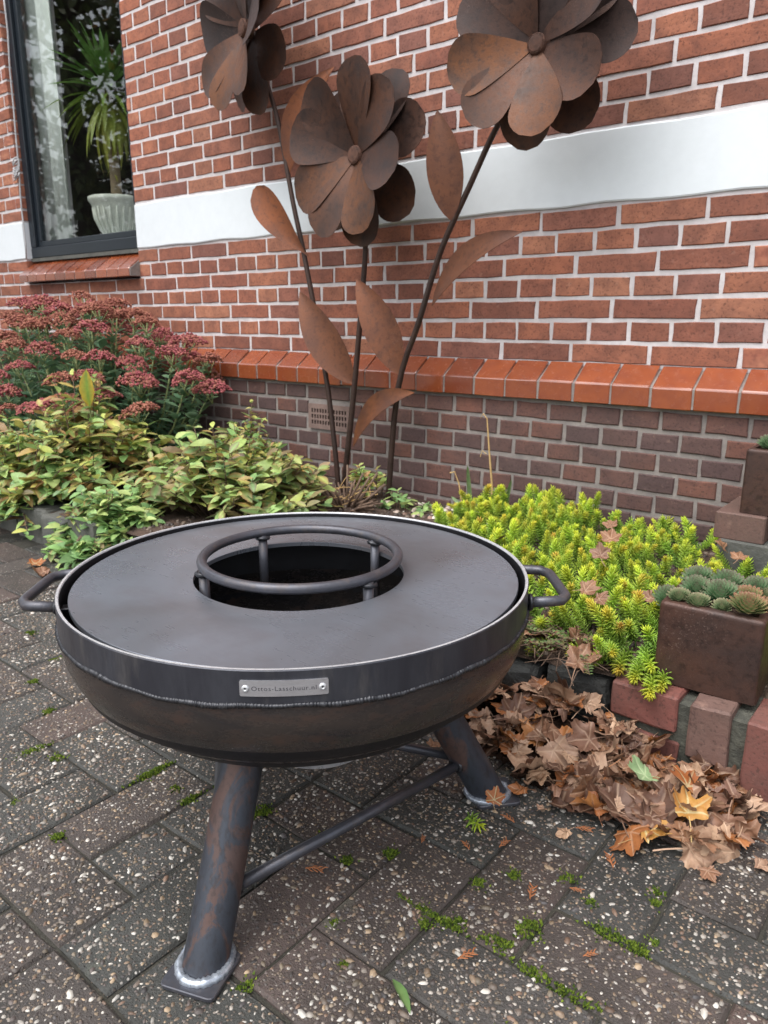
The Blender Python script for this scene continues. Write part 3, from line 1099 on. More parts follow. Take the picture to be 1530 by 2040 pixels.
def scatter_stones(name, n, x0, x1, y0, y1, rmin, rmax, cols, parent):
    X = rng.uniform(x0, x1, n); Y = rng.uniform(y0, y1, n)
    Z = np.array([bedz(a, b) for a, b in zip(X, Y)])
    th = np.arange(6) * np.pi / 3
    rad = rng.uniform(rmin, rmax, n)
    V = np.zeros((n, 13, 3))
    for r_, (rr, zz) in enumerate(((1, -.2), (.75, .45))):
        j = rng.uniform(.7, 1.25, (n, 6))
        V[:, r_ * 6:r_ * 6 + 6, 0] = np.cos(th) * rr * j; V[:, r_ * 6:r_ * 6 + 6, 1] = np.sin(th) * rr * j; V[:, r_ * 6:r_ * 6 + 6, 2] = zz
    V[:, 12, 2] = .7
    V = V * rad[:, None, None] + np.c_[X, Y, Z][:, None]
    T = []
    for a in range(6):
        b = (a + 1) % 6
        T += [(a, b, 6 + b), (a, 6 + b, 6 + a), (6 + a, 6 + b, 12)]
    F = (np.array(T)[None] + (np.arange(n) * 13)[:, None, None]).reshape(-1, 3)
    C = np.repeat(colmix(n, cols, .2), 13, 0)
    return tag(link(name, np_mesh(name, V.reshape(-1, 3), F, M_PEBBLE, C), parent), kind='stuff')


scatter_stones('soil_crumbs', 5000, -1.9, .2, 1.2, 2.05, .002, .009, [L(70, 60, 54), L(92, 78, 68), L(54, 46, 42), L(110, 96, 84)], soil)
scatter_stones('light_gravel', 160, -1.55, -1.1, 1.85, 2.04, .005, .012, [L(206, 190, 176), L(178, 160, 148), L(220, 210, 200), L(160, 130, 116)], soil)

# brick edging on the right
EY = 1.135
edg = MB().box(-0.425, 1.3, EY + 0.009, EY + 0.115, -0.02, 0.122).build('brick_edging', M_MORTAR3)
autosmooth(edg)
tag(edg, 'low edging wall of brown red bricks with dark mortar holding the flower bed', 'edging')
M_EB = m_brick('edging_brick', [L(112, 88, 80), L(122, 80, 72), L(126, 76, 68), L(112, 88, 80)], L(84, 66, 62), 0.5, 0.7, L(92, 80, 72))


def edge_brick(x0, x1, z0, z1, dep=0.1, dy=0.0, seed=0):
    q = random.Random(seed)
    bm = bmesh.new()
    bmesh.ops.create_cube(bm, size=1.0)
    for v in bm.verts:
        v.co = Vector(((x0 if v.co.x < 0 else x1) - (x0 + x1) / 2, (0 if v.co.y < 0 else dep), (z0 if v.co.z < 0 else z1) - (z0 + z1) / 2)) + Vector((q.uniform(-.0015, .0015), q.uniform(-.0015, .0015), q.uniform(-.0015, .0015)))
    bmesh.ops.bevel(bm, geom=list(bm.edges), offset=0.003, segments=1, affect='EDGES', profile=0.6)
    bmesh.ops.subdivide_edges(bm, edges=[e for e in bm.edges if e.calc_length() > .03], cuts=2, use_grid_fill=True)
    for v in bm.verts: v.co += Vector((q.uniform(-.0011, .0011), q.uniform(-.0009, .0009), q.uniform(-.0011, .0011)))
    me = bpy.data.meshes.new('brick'); bm.to_mesh(me); bm.free(); me.materials.append(M_EB)
    return link('brick', me, edg, ((x0 + x1) / 2, EY + dy, (z0 + z1) / 2), (0, q.uniform(-.015, .015), q.uniform(-.02, .02)))


edge_brick(-.425, -.318, .072, .132, .10, 0, 1); edge_brick(-.415, -.312, -.02, .055, .10, .002, 2)
edge_brick(-.298, -.236, .04, .134, .10, -.002, 3); edge_brick(-.292, -.232, -.03, .026, .10, .004, 4)
edge_brick(-.216, -.112, -.02, .132, .10, -.004, 5)
xx = -.096
i = 6
while xx < 1.25:
    wd_ = .062 if i % 2 else .104
    edge_brick(xx, xx + wd_, -.02, .128 + rnd.uniform(-.006, .006), .1, rnd.uniform(-.004, .004), i)
    xx += wd_ + .016; i += 1

# rough edging stones further left
def rough_stone(x0, x1, y0, y1, z1, seed, label, rz=0):
    q = random.Random(seed)
    bm = bmesh.new()
    bmesh.ops.create_cube(bm, size=1.0)
    sx, sy, sz = (x1 - x0), (y1 - y0), z1 + 0.03
    for v in bm.verts:
        v.co = Vector((v.co.x * sx, v.co.y * sy, v.co.z * sz))
    bmesh.ops.bevel(bm, geom=list(bm.edges), offset=0.012, segments=2, affect='EDGES', profile=0.6)
    bmesh.ops.subdivide_edges(bm, edges=[e for e in bm.edges if e.calc_length() > .04], cuts=3, use_grid_fill=True)
    for v in bm.verts:
        v.co += Vector((q.uniform(-1, 1), q.uniform(-1, 1), q.uniform(-1, 1))) * 0.0028
    me = bpy.data.meshes.new('edging_stone'); bm.to_mesh(me); bm.free(); me.materials.append(M_STONE if seed > 13 else M_STONED)
    o = link('edging_stone', me, None, ((x0 + x1) / 2, (y0 + y1) / 2, (z1 - .03) / 2), (q.uniform(-.03, .03), q.uniform(-.03, .03), rz + q.uniform(-.05, .05)))
    return tag(o, label, 'stone', 'rough grey stones edging the bed')


rough_stone(-.555, -.440, 1.150, 1.27, .115, 1, 'dark rough stone butted against the end of the brick edging')
xx = -.572; i = 0
while xx > -2.9:
    wd_ = rnd.uniform(.13, .2)
    yo = 1.13 + (0.05 if -1.2 > xx > -2.0 else 0) + rnd.uniform(-.015, .015)
    rough_stone(xx - wd_, xx, yo, yo + .13, rnd.uniform(.10, .13), 10 + i, 'rough grey stone in the row edging the bed under the shrubs')
    xx -= wd_ + .012; i += 1

# ------------------------------------------------------------------ fire bowl
BC = (-0.701, 0.684)
RIM, ZR = 0.307, 0.390
ZW = 0.351
fire = empty('fire_bowl', (BC[0], BC[1], 0))
tag(fire, 'round raw steel fire bowl on three pipe legs with two side handles', 'fire bowl')
# collar ring
t_ = 0.0045
col = MB().lathe([(RIM, ZW - .001), (RIM, ZR - .0012), (RIM - .001, ZR), ], 144)
autosmooth(col.build('collar', M_COLLAR, fire), 30)
autosmooth(MB().lathe([(RIM - .0008, ZR + .0002), (RIM - t_ + .0008, ZR + .0002), (RIM - t_, ZR - .001), (RIM - t_, ZR - .0022)], 144).build('rim_edge', M_BRIGHT, fire), 30)
MB().lathe([(RIM - t_, ZR - .0022), (RIM - t_, ZW - .03), (RIM - .02, ZW - .07), (.24, .24), (.16, .208), (.08, .197), (0.0001, .195)], 96).build('inner_lining', M_INNER, fire, smooth=True)
# semi elliptical dish below the weld
prof = []
RD = RIM - .0025; HD = .146; zt = ZW - .014
prof.append((RD - .0005, ZW + .001)); prof.append((RD + .0012, ZW - .008))
for i in range(0, 31):
    a = i / 30 * math.pi / 2
    prof.append((max(1e-4, (RD + .001) * math.cos(a) ** 0.92), zt - HD * math.sin(a)))
MB().lathe(prof, 144).build('dish', M_DISH, fire, smooth=True)


def weld_ring(cx, cy, rad, z, bead, pitch_, name, parent, m=M_WELD, a0=0, a1=2 * math.pi, tilt=None, seed=0):
    q = random.Random(seed)
    n_ = max(12, int(rad * (a1 - a0) / pitch_ * 4))
    pts, rr = [], []
    for i in range(n_):
        t = a0 + (a1 - a0) * i / n_
        ph = (i % 4) / 4
        b = bead * (0.82 + 0.26 * (1 - abs(ph - .25) * 1.4)) * q.uniform(.82, 1.16) * (1 + .18 * math.sin(t * 13 + seed))
        wz = 0.0012 * math.sin(t * 9 + seed) + 0.0006 * math.sin(t * 31)
        p = (cx + rad * math.cos(t), cy + rad * math.sin(t), z + wz)
        if tilt: p = tilt(t, p)
        pts.append(p); rr.append(b)
    return MB().tube(pts, rr, 7, closed=True).build(name, m, parent, smooth=True)


weld_ring(0, 0, RIM - .0005, ZW, .0031, .0036, 'weld_bead', fire, seed=3)

# small support tabs inside the collar
for az_ in (15, 52, 105, 170, 235, 300):
    a = R(az_)
    tb = MB().box(RIM - t_ - .014, RIM - t_ + .001, -.008, .008, ZR - .028, ZR - .023)
    o = tb.build('support_tab', M_WELD, fire, rot=(0, 0, a)); bevel(o, .001, 1)

# handles
for az_ in (40.5, 220.5):
    a = R(az_)
    hw_i, hw_o, ro = .066, .054, .355
    path = [(RIM - .004, -hw_i), (ro - .022, -hw_i + .003), (ro - .010, -hw_o - .006), (ro - .001, -hw_o + .008), (ro, -hw_o + .018), (ro, hw_o - .018), (ro - .001, hw_o - .008), (ro - .010, hw_o + .006), (ro - .022, hw_i - .003), (RIM - .004, hw_i)]
    pp = [(x_ * math.cos(a) - y_ * math.sin(a), x_ * math.sin(a) + y_ * math.cos(a), ZW + .012) for x_, y_ in path]
    h = MB().tube(pp, .0070, 14).build('handle', M_ROD, fire, smooth=True)
    for s_ in (-1, 1):
        c0 = Vector(((RIM + .001) * math.cos(a) - s_ * hw_i * math.sin(a), (RIM + .001) * math.sin(a) + s_ * hw_i * math.cos(a), ZW + .012))
        c0 = c0 - Vector((math.cos(a), math.sin(a), 0)) * (.001 + RIM - math.sqrt(RIM ** 2 - hw_i ** 2))
        pts = []
        ux = Vector((-math.sin(a), math.cos(a), 0)); uz = Vector((0, 0, 1))
        for i in range(16):
            t = i / 16 * 2 * math.pi
            pts.append(c0 + Vector((math.cos(a), math.sin(a), 0)) * .003 + ux * .0085 * math.cos(t) + uz * .0085 * math.sin(t))
        MB().tube(pts, [.0026 + .0008 * (i % 2) for i in range(16)], 6, closed=True).build('weld', M_WELD, h, smooth=True)

# legs, feet, braces
LEGAZ = (-69.5, 49.5, 170)
leg_axis = []
for az_ in LEGAZ:
    a = R(az_); er = Vector((math.cos(a), math.sin(a), 0))
    p0 = er * .281 + Vector((0, 0, .006)); p1 = er * .150 + Vector((0, 0, .255))
    leg_axis.append((p0, p1))
    d = (p1 - p0).normalized()
    pts = [p0 + (p1 - p0) * t for t in (0, .25, .5, .75, 1)]
    mb = MB().tube([p0 - d * .02] + pts[1:], .0262, 36, caps=True)
    # cut the lower end flat on the foot plate
    vv = []
    for k_, v in enumerate(mb.v):
        v = Vector(v)
        if k_ < 36:
            v = v + d * ((.0045 - v.z) / d.z)
        vv.append(tuple(v))
    mb.v = vv
    leg = autosmooth(mb.build('leg', M_LEG, fire), 50)
    fp = MB().box(-.034, .034, -.034, .034, .0005, .0062).build('foot_plate', M_ROD, leg, loc=(er.x * .290, er.y * .290, 0), rot=(0, 0, a))
    # round the corners of the plate
    bmx = bmesh.new(); bmx.from_mesh(fp.data)
    bmesh.ops.bevel(bmx, geom=[e for e in bmx.edges if abs(e.verts[0].co.z - e.verts[1].co.z) > .003], offset=.009, segments=4, affect='EDGES', profile=0.6)
    bmx.to_mesh(fp.data); bmx.free()
    bevel(fp, .0009, 1, 60)
    cx_, cy_ = er.x * .281, er.y * .281
    sl = 1 / d.z
    wp, wr = [], []
    q = random.Random(int(az_))
    for i in range(60):
        t = i / 60 * 2 * math.pi
        ex = er * math.cos(t) * (.0282 * sl) + Vector((-er.y, er.x, 0)) * math.sin(t) * .0282
        wp.append((cx_ + ex.x, cy_ + ex.y, .0075)); wr.append(.0052 * q.uniform(.8, 1.15) + .0008 * (i % 2))
    MB().tube(wp, wr, 8, closed=True).build('weld', M_WELD2, leg, smooth=True)
for i in range(3):
    def at(j, z):
        p0, p1 = leg_axis[j]; return p0 + (p1 - p0) * ((z - p0.z) / (p1.z - p0.z))
    za = .068
    A, B = at(i, za), at((i + 1) % 3, za)
    dd = (B - A).normalized()
    br = MB().tube([A + dd * .018, A + (B - A) * .5, B - dd * .018], .0075, 16).build('brace', M_ROD, fire, smooth=True)
    for c0, s_ in ((A, 1), (B, -1)):
        u = dd.cross(Vector((0, 0, 1))).normalized(); v = Vector((0, 0, 1))
        pts = [c0 + dd * s_ * .0262 + u * .0085 * math.cos(t * math.pi / 7) + v * .0085 * math.sin(t * math.pi / 7) for t in range(14)]
        MB().tube(pts, [.003 + .0008 * (t % 2) for t in range(14)], 6, closed=True).build('weld', M_WELD, br, smooth=True)

# ash ring under the dish
autosmooth(MB().lathe([(.078, .212), (.078, .132), (.0775, .1312), (.0748, .1312), (.0745, .132), (.0745, .212)], 72, (.016, .013)).build('ash_ring', M_BRIGHT, fire), 40)

# name plate, bent round the collar
PZ = .3712; PA = R(-47.7); PW = .0865; PH = .0168; PR = RIM + .0012
def bend(xl, zl, off=0.0):
    a = PA + xl / RIM
    return ((PR + off) * math.cos(a), (PR + off) * math.sin(a), PZ + zl)
npv, npf = [], []
nseg = 24
def plate_half(xl):
    e = PW / 2 - abs(xl); rc = .0016
    return PH / 2 if e >= rc else PH / 2 - rc + math.sqrt(max(0, rc * rc - (rc - e) ** 2))
xsn = [-PW / 2, -PW / 2 + .0004, -PW / 2 + .0009, -PW / 2 + .0016] + [(-PW / 2 + .0016) + (PW - .0032) * i / nseg for i in range(1, nseg)] + [PW / 2 - .0016, PW / 2 - .0009, PW / 2 - .0004, PW / 2]
for xl in xsn:
    hh = plate_half(xl)
    npv += [bend(xl, -hh, -.0014), bend(xl, -hh, 0), bend(xl, hh, 0), bend(xl, hh, -.0014)]
for i in range(len(xsn) - 1):
    for k_ in range(3):
        p = i * 4 + k_
        npf.append((p, p + 4, p + 5, p + 1))
npf += [(0, 1, 2, 3), tuple(len(npv) - 4 + t for t in (3, 2, 1, 0))]
npo = link('name_plate', mesh('name_plate', npv, npf, M_TAG), fire)
npo['label'] = 'small riveted steel tag reading Ottos-Lasschuur.nl'
for s_ in (-1, 1):
    a = PA + s_ * (PW / 2 - .0058) / RIM
    rv = MB().lathe([(.0001, .0006), (.0011, .0006), (.0013, .0016), (.0022, .0021), (.0034, .0012), (.0038, 0.0)], 20)
    M4 = Matrix.Translation(((PR) * math.cos(a), (PR) * math.sin(a), PZ)) @ Matrix.Rotation(a, 4, 'Z') @ Matrix.Rotation(math.pi / 2, 4, 'Y')
    rv.v = [tuple(M4 @ Vector(v)) for v in rv.v]
    ro_ = rv.build('rivet', M_BRIGHT, npo, smooth=True)
    hv = MB().lathe([(.0001, .0007), (.00115, .0007)], 14); hv.v = [tuple(M4 @ Vector(v)) for v in hv.v]
    hv.build('rivet_hole', M_DARK, npo)
tc = bpy.data.curves.new('lettering', 'FONT')
tc.body = 'Ottos-Lasschuur.nl'; tc.size = .0074; tc.align_x = 'CENTER'; tc.space_character = 1.12; tc.resolution_u = 3
tmp = bpy.data.objects.new('lettering_tmp', tc); COL.objects.link(tmp)
bpy.context.view_layer.update()
tm = bpy.data.meshes.new_from_object(tmp.evaluated_get(bpy.context.evaluated_depsgraph_get()))
bpy.data.objects.remove(tmp)
wx = [v.co.x for v in tm.vertices]; sx = (PW - .0235) / (max(wx) - min(wx))
for v in tm.vertices:
    v.co = bend(v.co.x * sx, v.co.y * .9 - .0022, .00025)
tm.materials.clear(); tm.materials.append(M_INK)
link('lettering', tm, npo)

# cooking plate: loose ring plate resting in the collar
CP = (BC[0] - .003, BC[1] + .004)
ZP = .3830
cook = MB().lathe([(.142, ZP - .006), (.142, ZP - .0006), (.1426, ZP), (.2942, ZP), (.2948, ZP - .0006), (.2948, ZP - .006)], 144, closed=True)
cook.v = [(v[0], v[1], v[2] - ZP + .006) for v in cook.v]
ck = autosmooth(cook.build('cooking_plate', M_PLATE, None, loc=(CP[0], CP[1], ZP - .006)), 30)
tag(ck, 'flat dark steel cooking plate ring lying inside the fire bowl', 'griddle')
# raised pot ring
pot = empty('pot_ring', (CP[0] - .001, CP[1] + .004, ZP))
RZ = .0225; RR = .1325
MB().tube([(RR * math.cos(2 * math.pi * i / 72), RR * math.sin(2 * math.pi * i / 72), RZ) for i in range(72)], .0068, 14, closed=True).build('ring', M_ROD, pot, smooth=True)
for az_ in (80, 161, 243, 354):
    a = R(az_)
    po = MB().tube([(RR * math.cos(a), RR * math.sin(a), -.075), (RR * math.cos(a), RR * math.sin(a), RZ - .004)], .0068, 14).build('post', M_ROD, pot, smooth=True)
    q = random.Random(az_)
    MB().tube([(RR * math.cos(a) + .0085 * math.cos(t), RR * math.sin(a) + .0085 * math.sin(t), RZ - .0075 + q.uniform(-.0008, .0008)) for t in np.linspace(0, 2 * math.pi, 14, endpoint=False)], [.0028 + .001 * (i % 2) for i in range(14)], 6, closed=True).build('weld', M_WELD, po, smooth=True)
tag(pot, 'round steel rod ring on four posts over the cooking plate opening', 'pot stand')

# ------------------------------------------------------------------ metal flowers
def petal_mesh(Ln, Wd, rise, cup, seed, m, r0=.012):
    q = random.Random(seed)
    nu, nv = 16, 8
    v, f = [], []
    tw = q.uniform(-.14, .14); bend_ = q.uniform(.10, .22)
    for i in range(nu + 1):
        t = i / nu
        # teardrop half width with round end
        if t < .70: hwid = .06 + .94 * (1 - (1 - t / .70) ** 1.35)
        else: hwid = math.sqrt(max(0, 1 - ((t - .70) / .305) ** 2))
        hwid *= Wd / 2
        for j in range(nv + 1):
            s_ = (j / nv - .5) * 2
            x = s_ * hwid; y = r0 + Ln * t
            z = rise * y + cup * (x * x) / (Wd / 2) - bend_ * y * t + tw * x * t
            v.append((x, y, z))
    for i in range(nu):
        for j in range(nv):
            a = i * (nv + 1) + j
            f.append((a, a + 1, a + nv + 2, a + nv + 1))
    return sharp_border(mesh('petal', v, f, m, True))


def flower(name_label, C, theta, R_, tilt, roll, stem_pts, stem_r, leaves, front_ang):
    base = Vector(stem_pts[0])
    root = empty('metal_flower', base)
    tag(root, name_label, 'garden ornament', 'rusted steel flowers standing in the bed')
    # local frame: +Z faces along n
    nrm = Vector((math.sin(theta) * math.cos(tilt), -math.cos(theta) * math.cos(tilt), math.sin(tilt)))
    up = Vector((0, 0, 1)); up = (up - nrm * up.dot(nrm)).normalized()
    rt = up.cross(nrm)
    Mh = Matrix(((rt.x, up.x, nrm.x, 0), (rt.y, up.y, nrm.y, 0), (rt.z, up.z, nrm.z, 0), (0, 0, 0, 1)))
    for lay, (zo, scl, rise, offs) in enumerate(((-.026, 1.0, .14, 22), (0.0, .97, .44, 0))):
        for i, a in enumerate(front_ang):
            me = petal_mesh(R_ * scl * .965 - .012, R_ * .60, rise, .15, rnd.randrange(9999), M_PETAL2 if 115 < a < 250 else M_PETAL)  # lower petals take the lighter, more orange steel
            aa = -R(a + offs + rnd.uniform(-3, 3)) + roll
            Mp = Matrix.Translation(Vector(C) - base) @ Mh @ Matrix.Rotation(aa, 4, 'Z') @ Matrix.Translation((0, 0, zo + (i % 2) * .003)) @ Matrix.Rotation(R(rnd.uniform(-8, 3)), 4, 'Y')
            o = link('petal', me, root); o.matrix_local = Mp
            sdm = o.modifiers.new('solid', 'SOLIDIFY'); sdm.thickness = .0011; sdm.offset = 0
    # seed head: disc with many little knobs
    mb = MB().lathe([(.0001, .024), (.018, .023), (.024, .019), (.026, .012), (.026, -.012)], 28)
    for i in range(150):
        rr = .0235 * math.sqrt((i + .5) / 150); t = i * 2.39996
        c0 = Vector((rr * math.cos(t), rr * math.sin(t), .0225 - (rr / .026) ** 4 * .004))
        s_ = .0022
        mb.add([c0 + Vector(p) * s_ for p in ((1, 0, 0), (0, 1, 0), (-1, 0, 0), (0, -1, 0), (0, 0, 1.2))], [(0, 1, 4), (1, 2, 4), (2, 3, 4), (3, 0, 4)])
    o = mb.build('seed_head', M_SEED, root)
    o.matrix_local = Matrix.Translation(Vector(C) - base) @ Mh @ Matrix.Scale(R_ / .25, 4)
    sp = [Vector(p) - base for p in stem_pts] + [Vector(C) - base - nrm * .022]
    sp[0].z -= .05
    # smooth the polyline
    den = []
    for i in range(len(sp) - 1):
        p0 = sp[max(0, i - 1)]; p1 = sp[i]; p2 = sp[i + 1]; p3 = sp[min(len(sp) - 1, i + 2)]
        for k_ in range(4):
            t = k_ / 4
            den.append(.5 * ((2 * p1) + (p2 - p0) * t + (2 * p0 - 5 * p1 + 4 * p2 - p3) * t * t + (3 * p1 - p0 - 3 * p2 + p3) * t ** 3))
    den.append(sp[-1])
    MB().tube(den, [stem_r * (1 - .25 * i / len(den)) for i in range(len(den))], 12).build('stem', M_STEMRUST, root, smooth=True)
    for (A, B, Wd, side, arch, nvec, shape) in leaves:
        A = Vector(A) - base; B = Vector(B) - base
        d = B - A; Ll = d.length; d.normalize()
        nv_ = Vector(nvec).normalized(); sd_ = d.cross(nv_).normalized(); nv_ = sd_.cross(d)
        v, f = [], []
        nu, nw = 14, 6
        for i in range(nu + 1):
            t = i / nu
            if shape == 'lens': hwid = math.sin(math.pi * min(1, max(0, t)) ** .9) ** .8
            else: hwid = (math.sin(t / .72 * math.pi / 2) ** 1.3 if t < .72 else math.sqrt(max(0, 1 - ((t - .72) / .285) ** 2)))
            hwid = max(hwid, .03) * Wd / 2
            ctr = A + d * Ll * t + sd_ * (side * Ll * 4 * t * (1 - t) * .25) + nv_ * (arch * Ll * 4 * t * (1 - t) * .25)
            for j in range(nw + 1):
                s_ = (j / nw - .5) * 2
                v.append(ctr + sd_ * s_ * hwid + nv_ * (.18 * hwid * s_ * s_))
        for i in range(nu):
            for j in range(nw):
                a = i * (nw + 1) + j
                f.append((a, a + 1, a + nw + 2, a + nw + 1))
        o = link('leaf', sharp_border(mesh('metal_leaf', v, f, M_LEAFRUST, True)), root)
        sdm = o.modifiers.new('solid', 'SOLIDIFY'); sdm.thickness = .0011; sdm.offset = 0
    return root


FA = [14, 52, 108, 157, 207, 243, 290, 325]
flower('tall rusted steel flower on a stem leaning towards the window', (-2.149, 1.93, 1.657), R(-18), .275, R(2), R(8),
       [(-1.812, 1.985, .12), (-1.856, 1.98, .465), (-1.936, 1.97, .877), (-1.993, 1.965, 1.11), (-2.044, 1.96, 1.354), (-2.102, 1.955, 1.519)], .0098,
       [((-1.924, 1.965, .925), (-2.110, 1.90, 1.155), .105, -.12, .10, (.25, -1, .15), 'tear'),
        ((-2.005, 1.965, 1.20), (-1.824, 2.0, 1.50), .10, -.55, .1, (.55, -1, .5), 'lens')], FA)
flower('short rusted steel flower on the middle stem, in front of the white band', (-1.636, 1.90, 1.199), R(-7), .272, R(2), 0,
       [(-1.785, 1.965, .12), (-1.721, 1.95, .389), (-1.684, 1.945, .627), (-1.654, 1.94, .835), (-1.636, 1.93, .957)], .0105,
       [((-1.700, 1.945, .500), (-1.905, 1.90, .805), .125, -.10, .16, (.2, -1, .25), 'lens'),
        ((-1.710, 1.945, .285), (-1.392, 1.87, .497), .082, -.50, .2, (.30, -.9, .55), 'lens')], FA)
flower('rusted steel flower with the widest head on a stem leaning away from the window', (-1.012, 1.86, 1.369), R(0), .240, R(0), R(-16),
       [(-1.562, 1.95, .12), (-1.508, 1.935, .489), (-1.421, 1.93, .709), (-1.341, 1.925, .91), (-1.242, 1.92, 1.079), (-1.150, 1.91, 1.222)], .0100,
       [((-1.490, 1.93, .540), (-1.640, 1.89, .838), .115, .12, .16, (.3, -1, .2), 'lens'),
        ((-1.300, 1.915, .990), (-1.330, 1.88, 1.276), .105, .06, .12, (.35, -1, .1), 'lens'),
        ((-1.370, 1.925, .755), (-1.038, 1.86, .938), .078, -.42, .2, (.30, -.9, .45), 'lens')], FA)

# ------------------------------------------------------------------ autumn stonecrop bush
BX, BYc = -3.25, 1.72
bush = empty('autumn_stonecrop', (BX, BYc, bedz(BX, BYc)))
tag(bush, 'large fleshy stonecrop bush with domed dull red flower heads below the window', 'bush')
BO = Vector(bush.location)


def head_mesh(seed):
    r2 = np.random.default_rng(seed)
    n_ = 260
    rr = np.sqrt(r2.random(n_)); t = r2.uniform(0, 2 * np.pi, n_)
    lob = 1 + .16 * np.sin(t * 3 + seed) + .1 * np.sin(t * 5 + seed * 2)
    X = rr * np.cos(t) * lob; Y = rr * np.sin(t) * lob
    Z = .58 * (1 - rr ** 2.4) + r2.uniform(-.09, .07, n_) + .07 * np.sin(X * 7 + seed) * np.sin(Y * 6)
    P = np.c_[X, Y, Z] * .05
    s_ = r2.uniform(.0026, .0052, n_)
    oc = np.array([(1, 0, 0), (0, 1, 0), (-1, 0, 0), (0, -1, 0), (0, 0, 1.1), (0, 0, -1)])
    V = P[:, None] + oc[None] * s_[:, None, None]
    T = np.array([(0, 1, 4), (1, 2, 4), (2, 3, 4), (3, 0, 4), (1, 0, 5), (2, 1, 5), (3, 2, 5), (0, 3, 5)])
    F = (T[None] + (np.arange(n_) * 6)[:, None, None]).reshape(-1, 3)
    pal = np.array([L(160, 88, 92), L(170, 98, 100), L(152, 98, 86), L(178, 116, 102), L(142, 74, 80)])
    if seed % 3 == 0: pal = np.array([L(164, 108, 90), L(150, 92, 80), L(172, 118, 98), L(134, 82, 72)])
    C = np.repeat(pal[r2.integers(0, len(pal), n_)], 6, 0)
    # supporting branchlets below
    br = []
    return V.reshape(-1, 3), F, C


HMESH = []
for s_ in range(7):
    V, F, C = head_mesh(s_)
    HMESH.append(np_mesh('flower_head', V, F, M_FLOWERHEAD, C, False))
stem_mb = MB()
LP, LD, LN, LLn = [], [], [], []
heads = []
tries = 0
while len(heads) < 84 and tries < 4000:
    tries += 1
    u = rnd.uniform(-1, 1); vv = rnd.uniform(-1, .75)
    if u * u + vv * vv > 1: continue
    x = BX + u * .90; y = 1.80 + vv * .34
    e = math.sqrt(u * u * .8 + vv * vv)
    topz = .79 - .34 * e ** 2.2 + rnd.uniform(-.05, .03) - (.16 * max(0, -vv) ** 1.5)
    if x > -2.55: topz -= .08 * (x + 2.55) / .2
    if min([9] + [math.dist((x, y, topz), h_) for h_ in heads]) < .094: continue
    heads.append((x, y, topz))
for (x, y, z) in heads:
    bx = BX + (x - BX) * .62; by = 1.80 + (y - 1.80) * .5
    g0 = bedz(bx, by)
    mid = Vector(((x + bx) / 2 + (x - bx) * .15, (y + by) / 2, (z + g0) / 2))
    stem_mb.tube([Vector((bx, by, g0 - .02)) - BO, mid - BO, Vector((x, y, z + .006)) - BO], [.0045, .004, .003], 6)
    sc_ = rnd.uniform(1.0, 1.6)
    o = link('flower_head', rnd.choice(HMESH), bush, Vector((x, y, z)) - BO, (rnd.uniform(-.25, .25) - .12, rnd.uniform(-.2, .2) + .3 * (x - BX) * .3, rnd.uniform(0, 6.28)), (sc_, sc_, sc_ * rnd.uniform(.8, 1.05)))
    for k_ in range(5):      # small branches carrying the umbel
        a = rnd.uniform(0, 6.28); rr = .028 * sc_
        stem_mb.tube([Vector((x, y, z - .05)) - BO, Vector((x + rr * math.cos(a), y + rr * math.sin(a), z + .004)) - BO], .0016, 5)
    for t in np.arange(.18, .97, .045):
        p = Vector((bx, by, g0)).lerp(mid, t * 2) if t < .5 else mid.lerp(Vector((x, y, z)), t * 2 - 1)
        a = rnd.uniform(0, 6.28)
        for da in (0, math.pi * .97):
            LP.append(p - BO); LD.append((math.cos(a + da), math.sin(a + da), rnd.uniform(.15, .75))); LN.append((rnd.uniform(-.2, .2), rnd.uniform(-.2, .2), 1)); LLn.append(rnd.uniform(.045, .078) * (1.12 - .35 * t))
n = len(LP)
Cm = colmix(n, [L(116, 150, 114), L(106, 142, 108), L(130, 162, 120), L(96, 130, 100)], .15)
V, F, C = leaf_batch(np.array(LP), np.array(LD), np.array(LN), np.array(LLn), np.array(LLn) * .52, Cm, Cm * .88, curl=rng.uniform(-.1, .25, n), fold=rng.uniform(.08, .2, n), wd=(.18, .62, 1, .95, .6, .12))
tag(link('foliage', np_mesh('stonecrop_foliage', V, F, M_LEAF, C), bush), kind='stuff')
k = NT('green_stem'); n1 = k.noise(40, 3)
M_GSTEM = k.fin(k.mix(n1, L(126, 146, 96), L(150, 150, 104)), 0.6, 0, .3)
stem_mb.build('stems', M_GSTEM, bush, smooth=True)


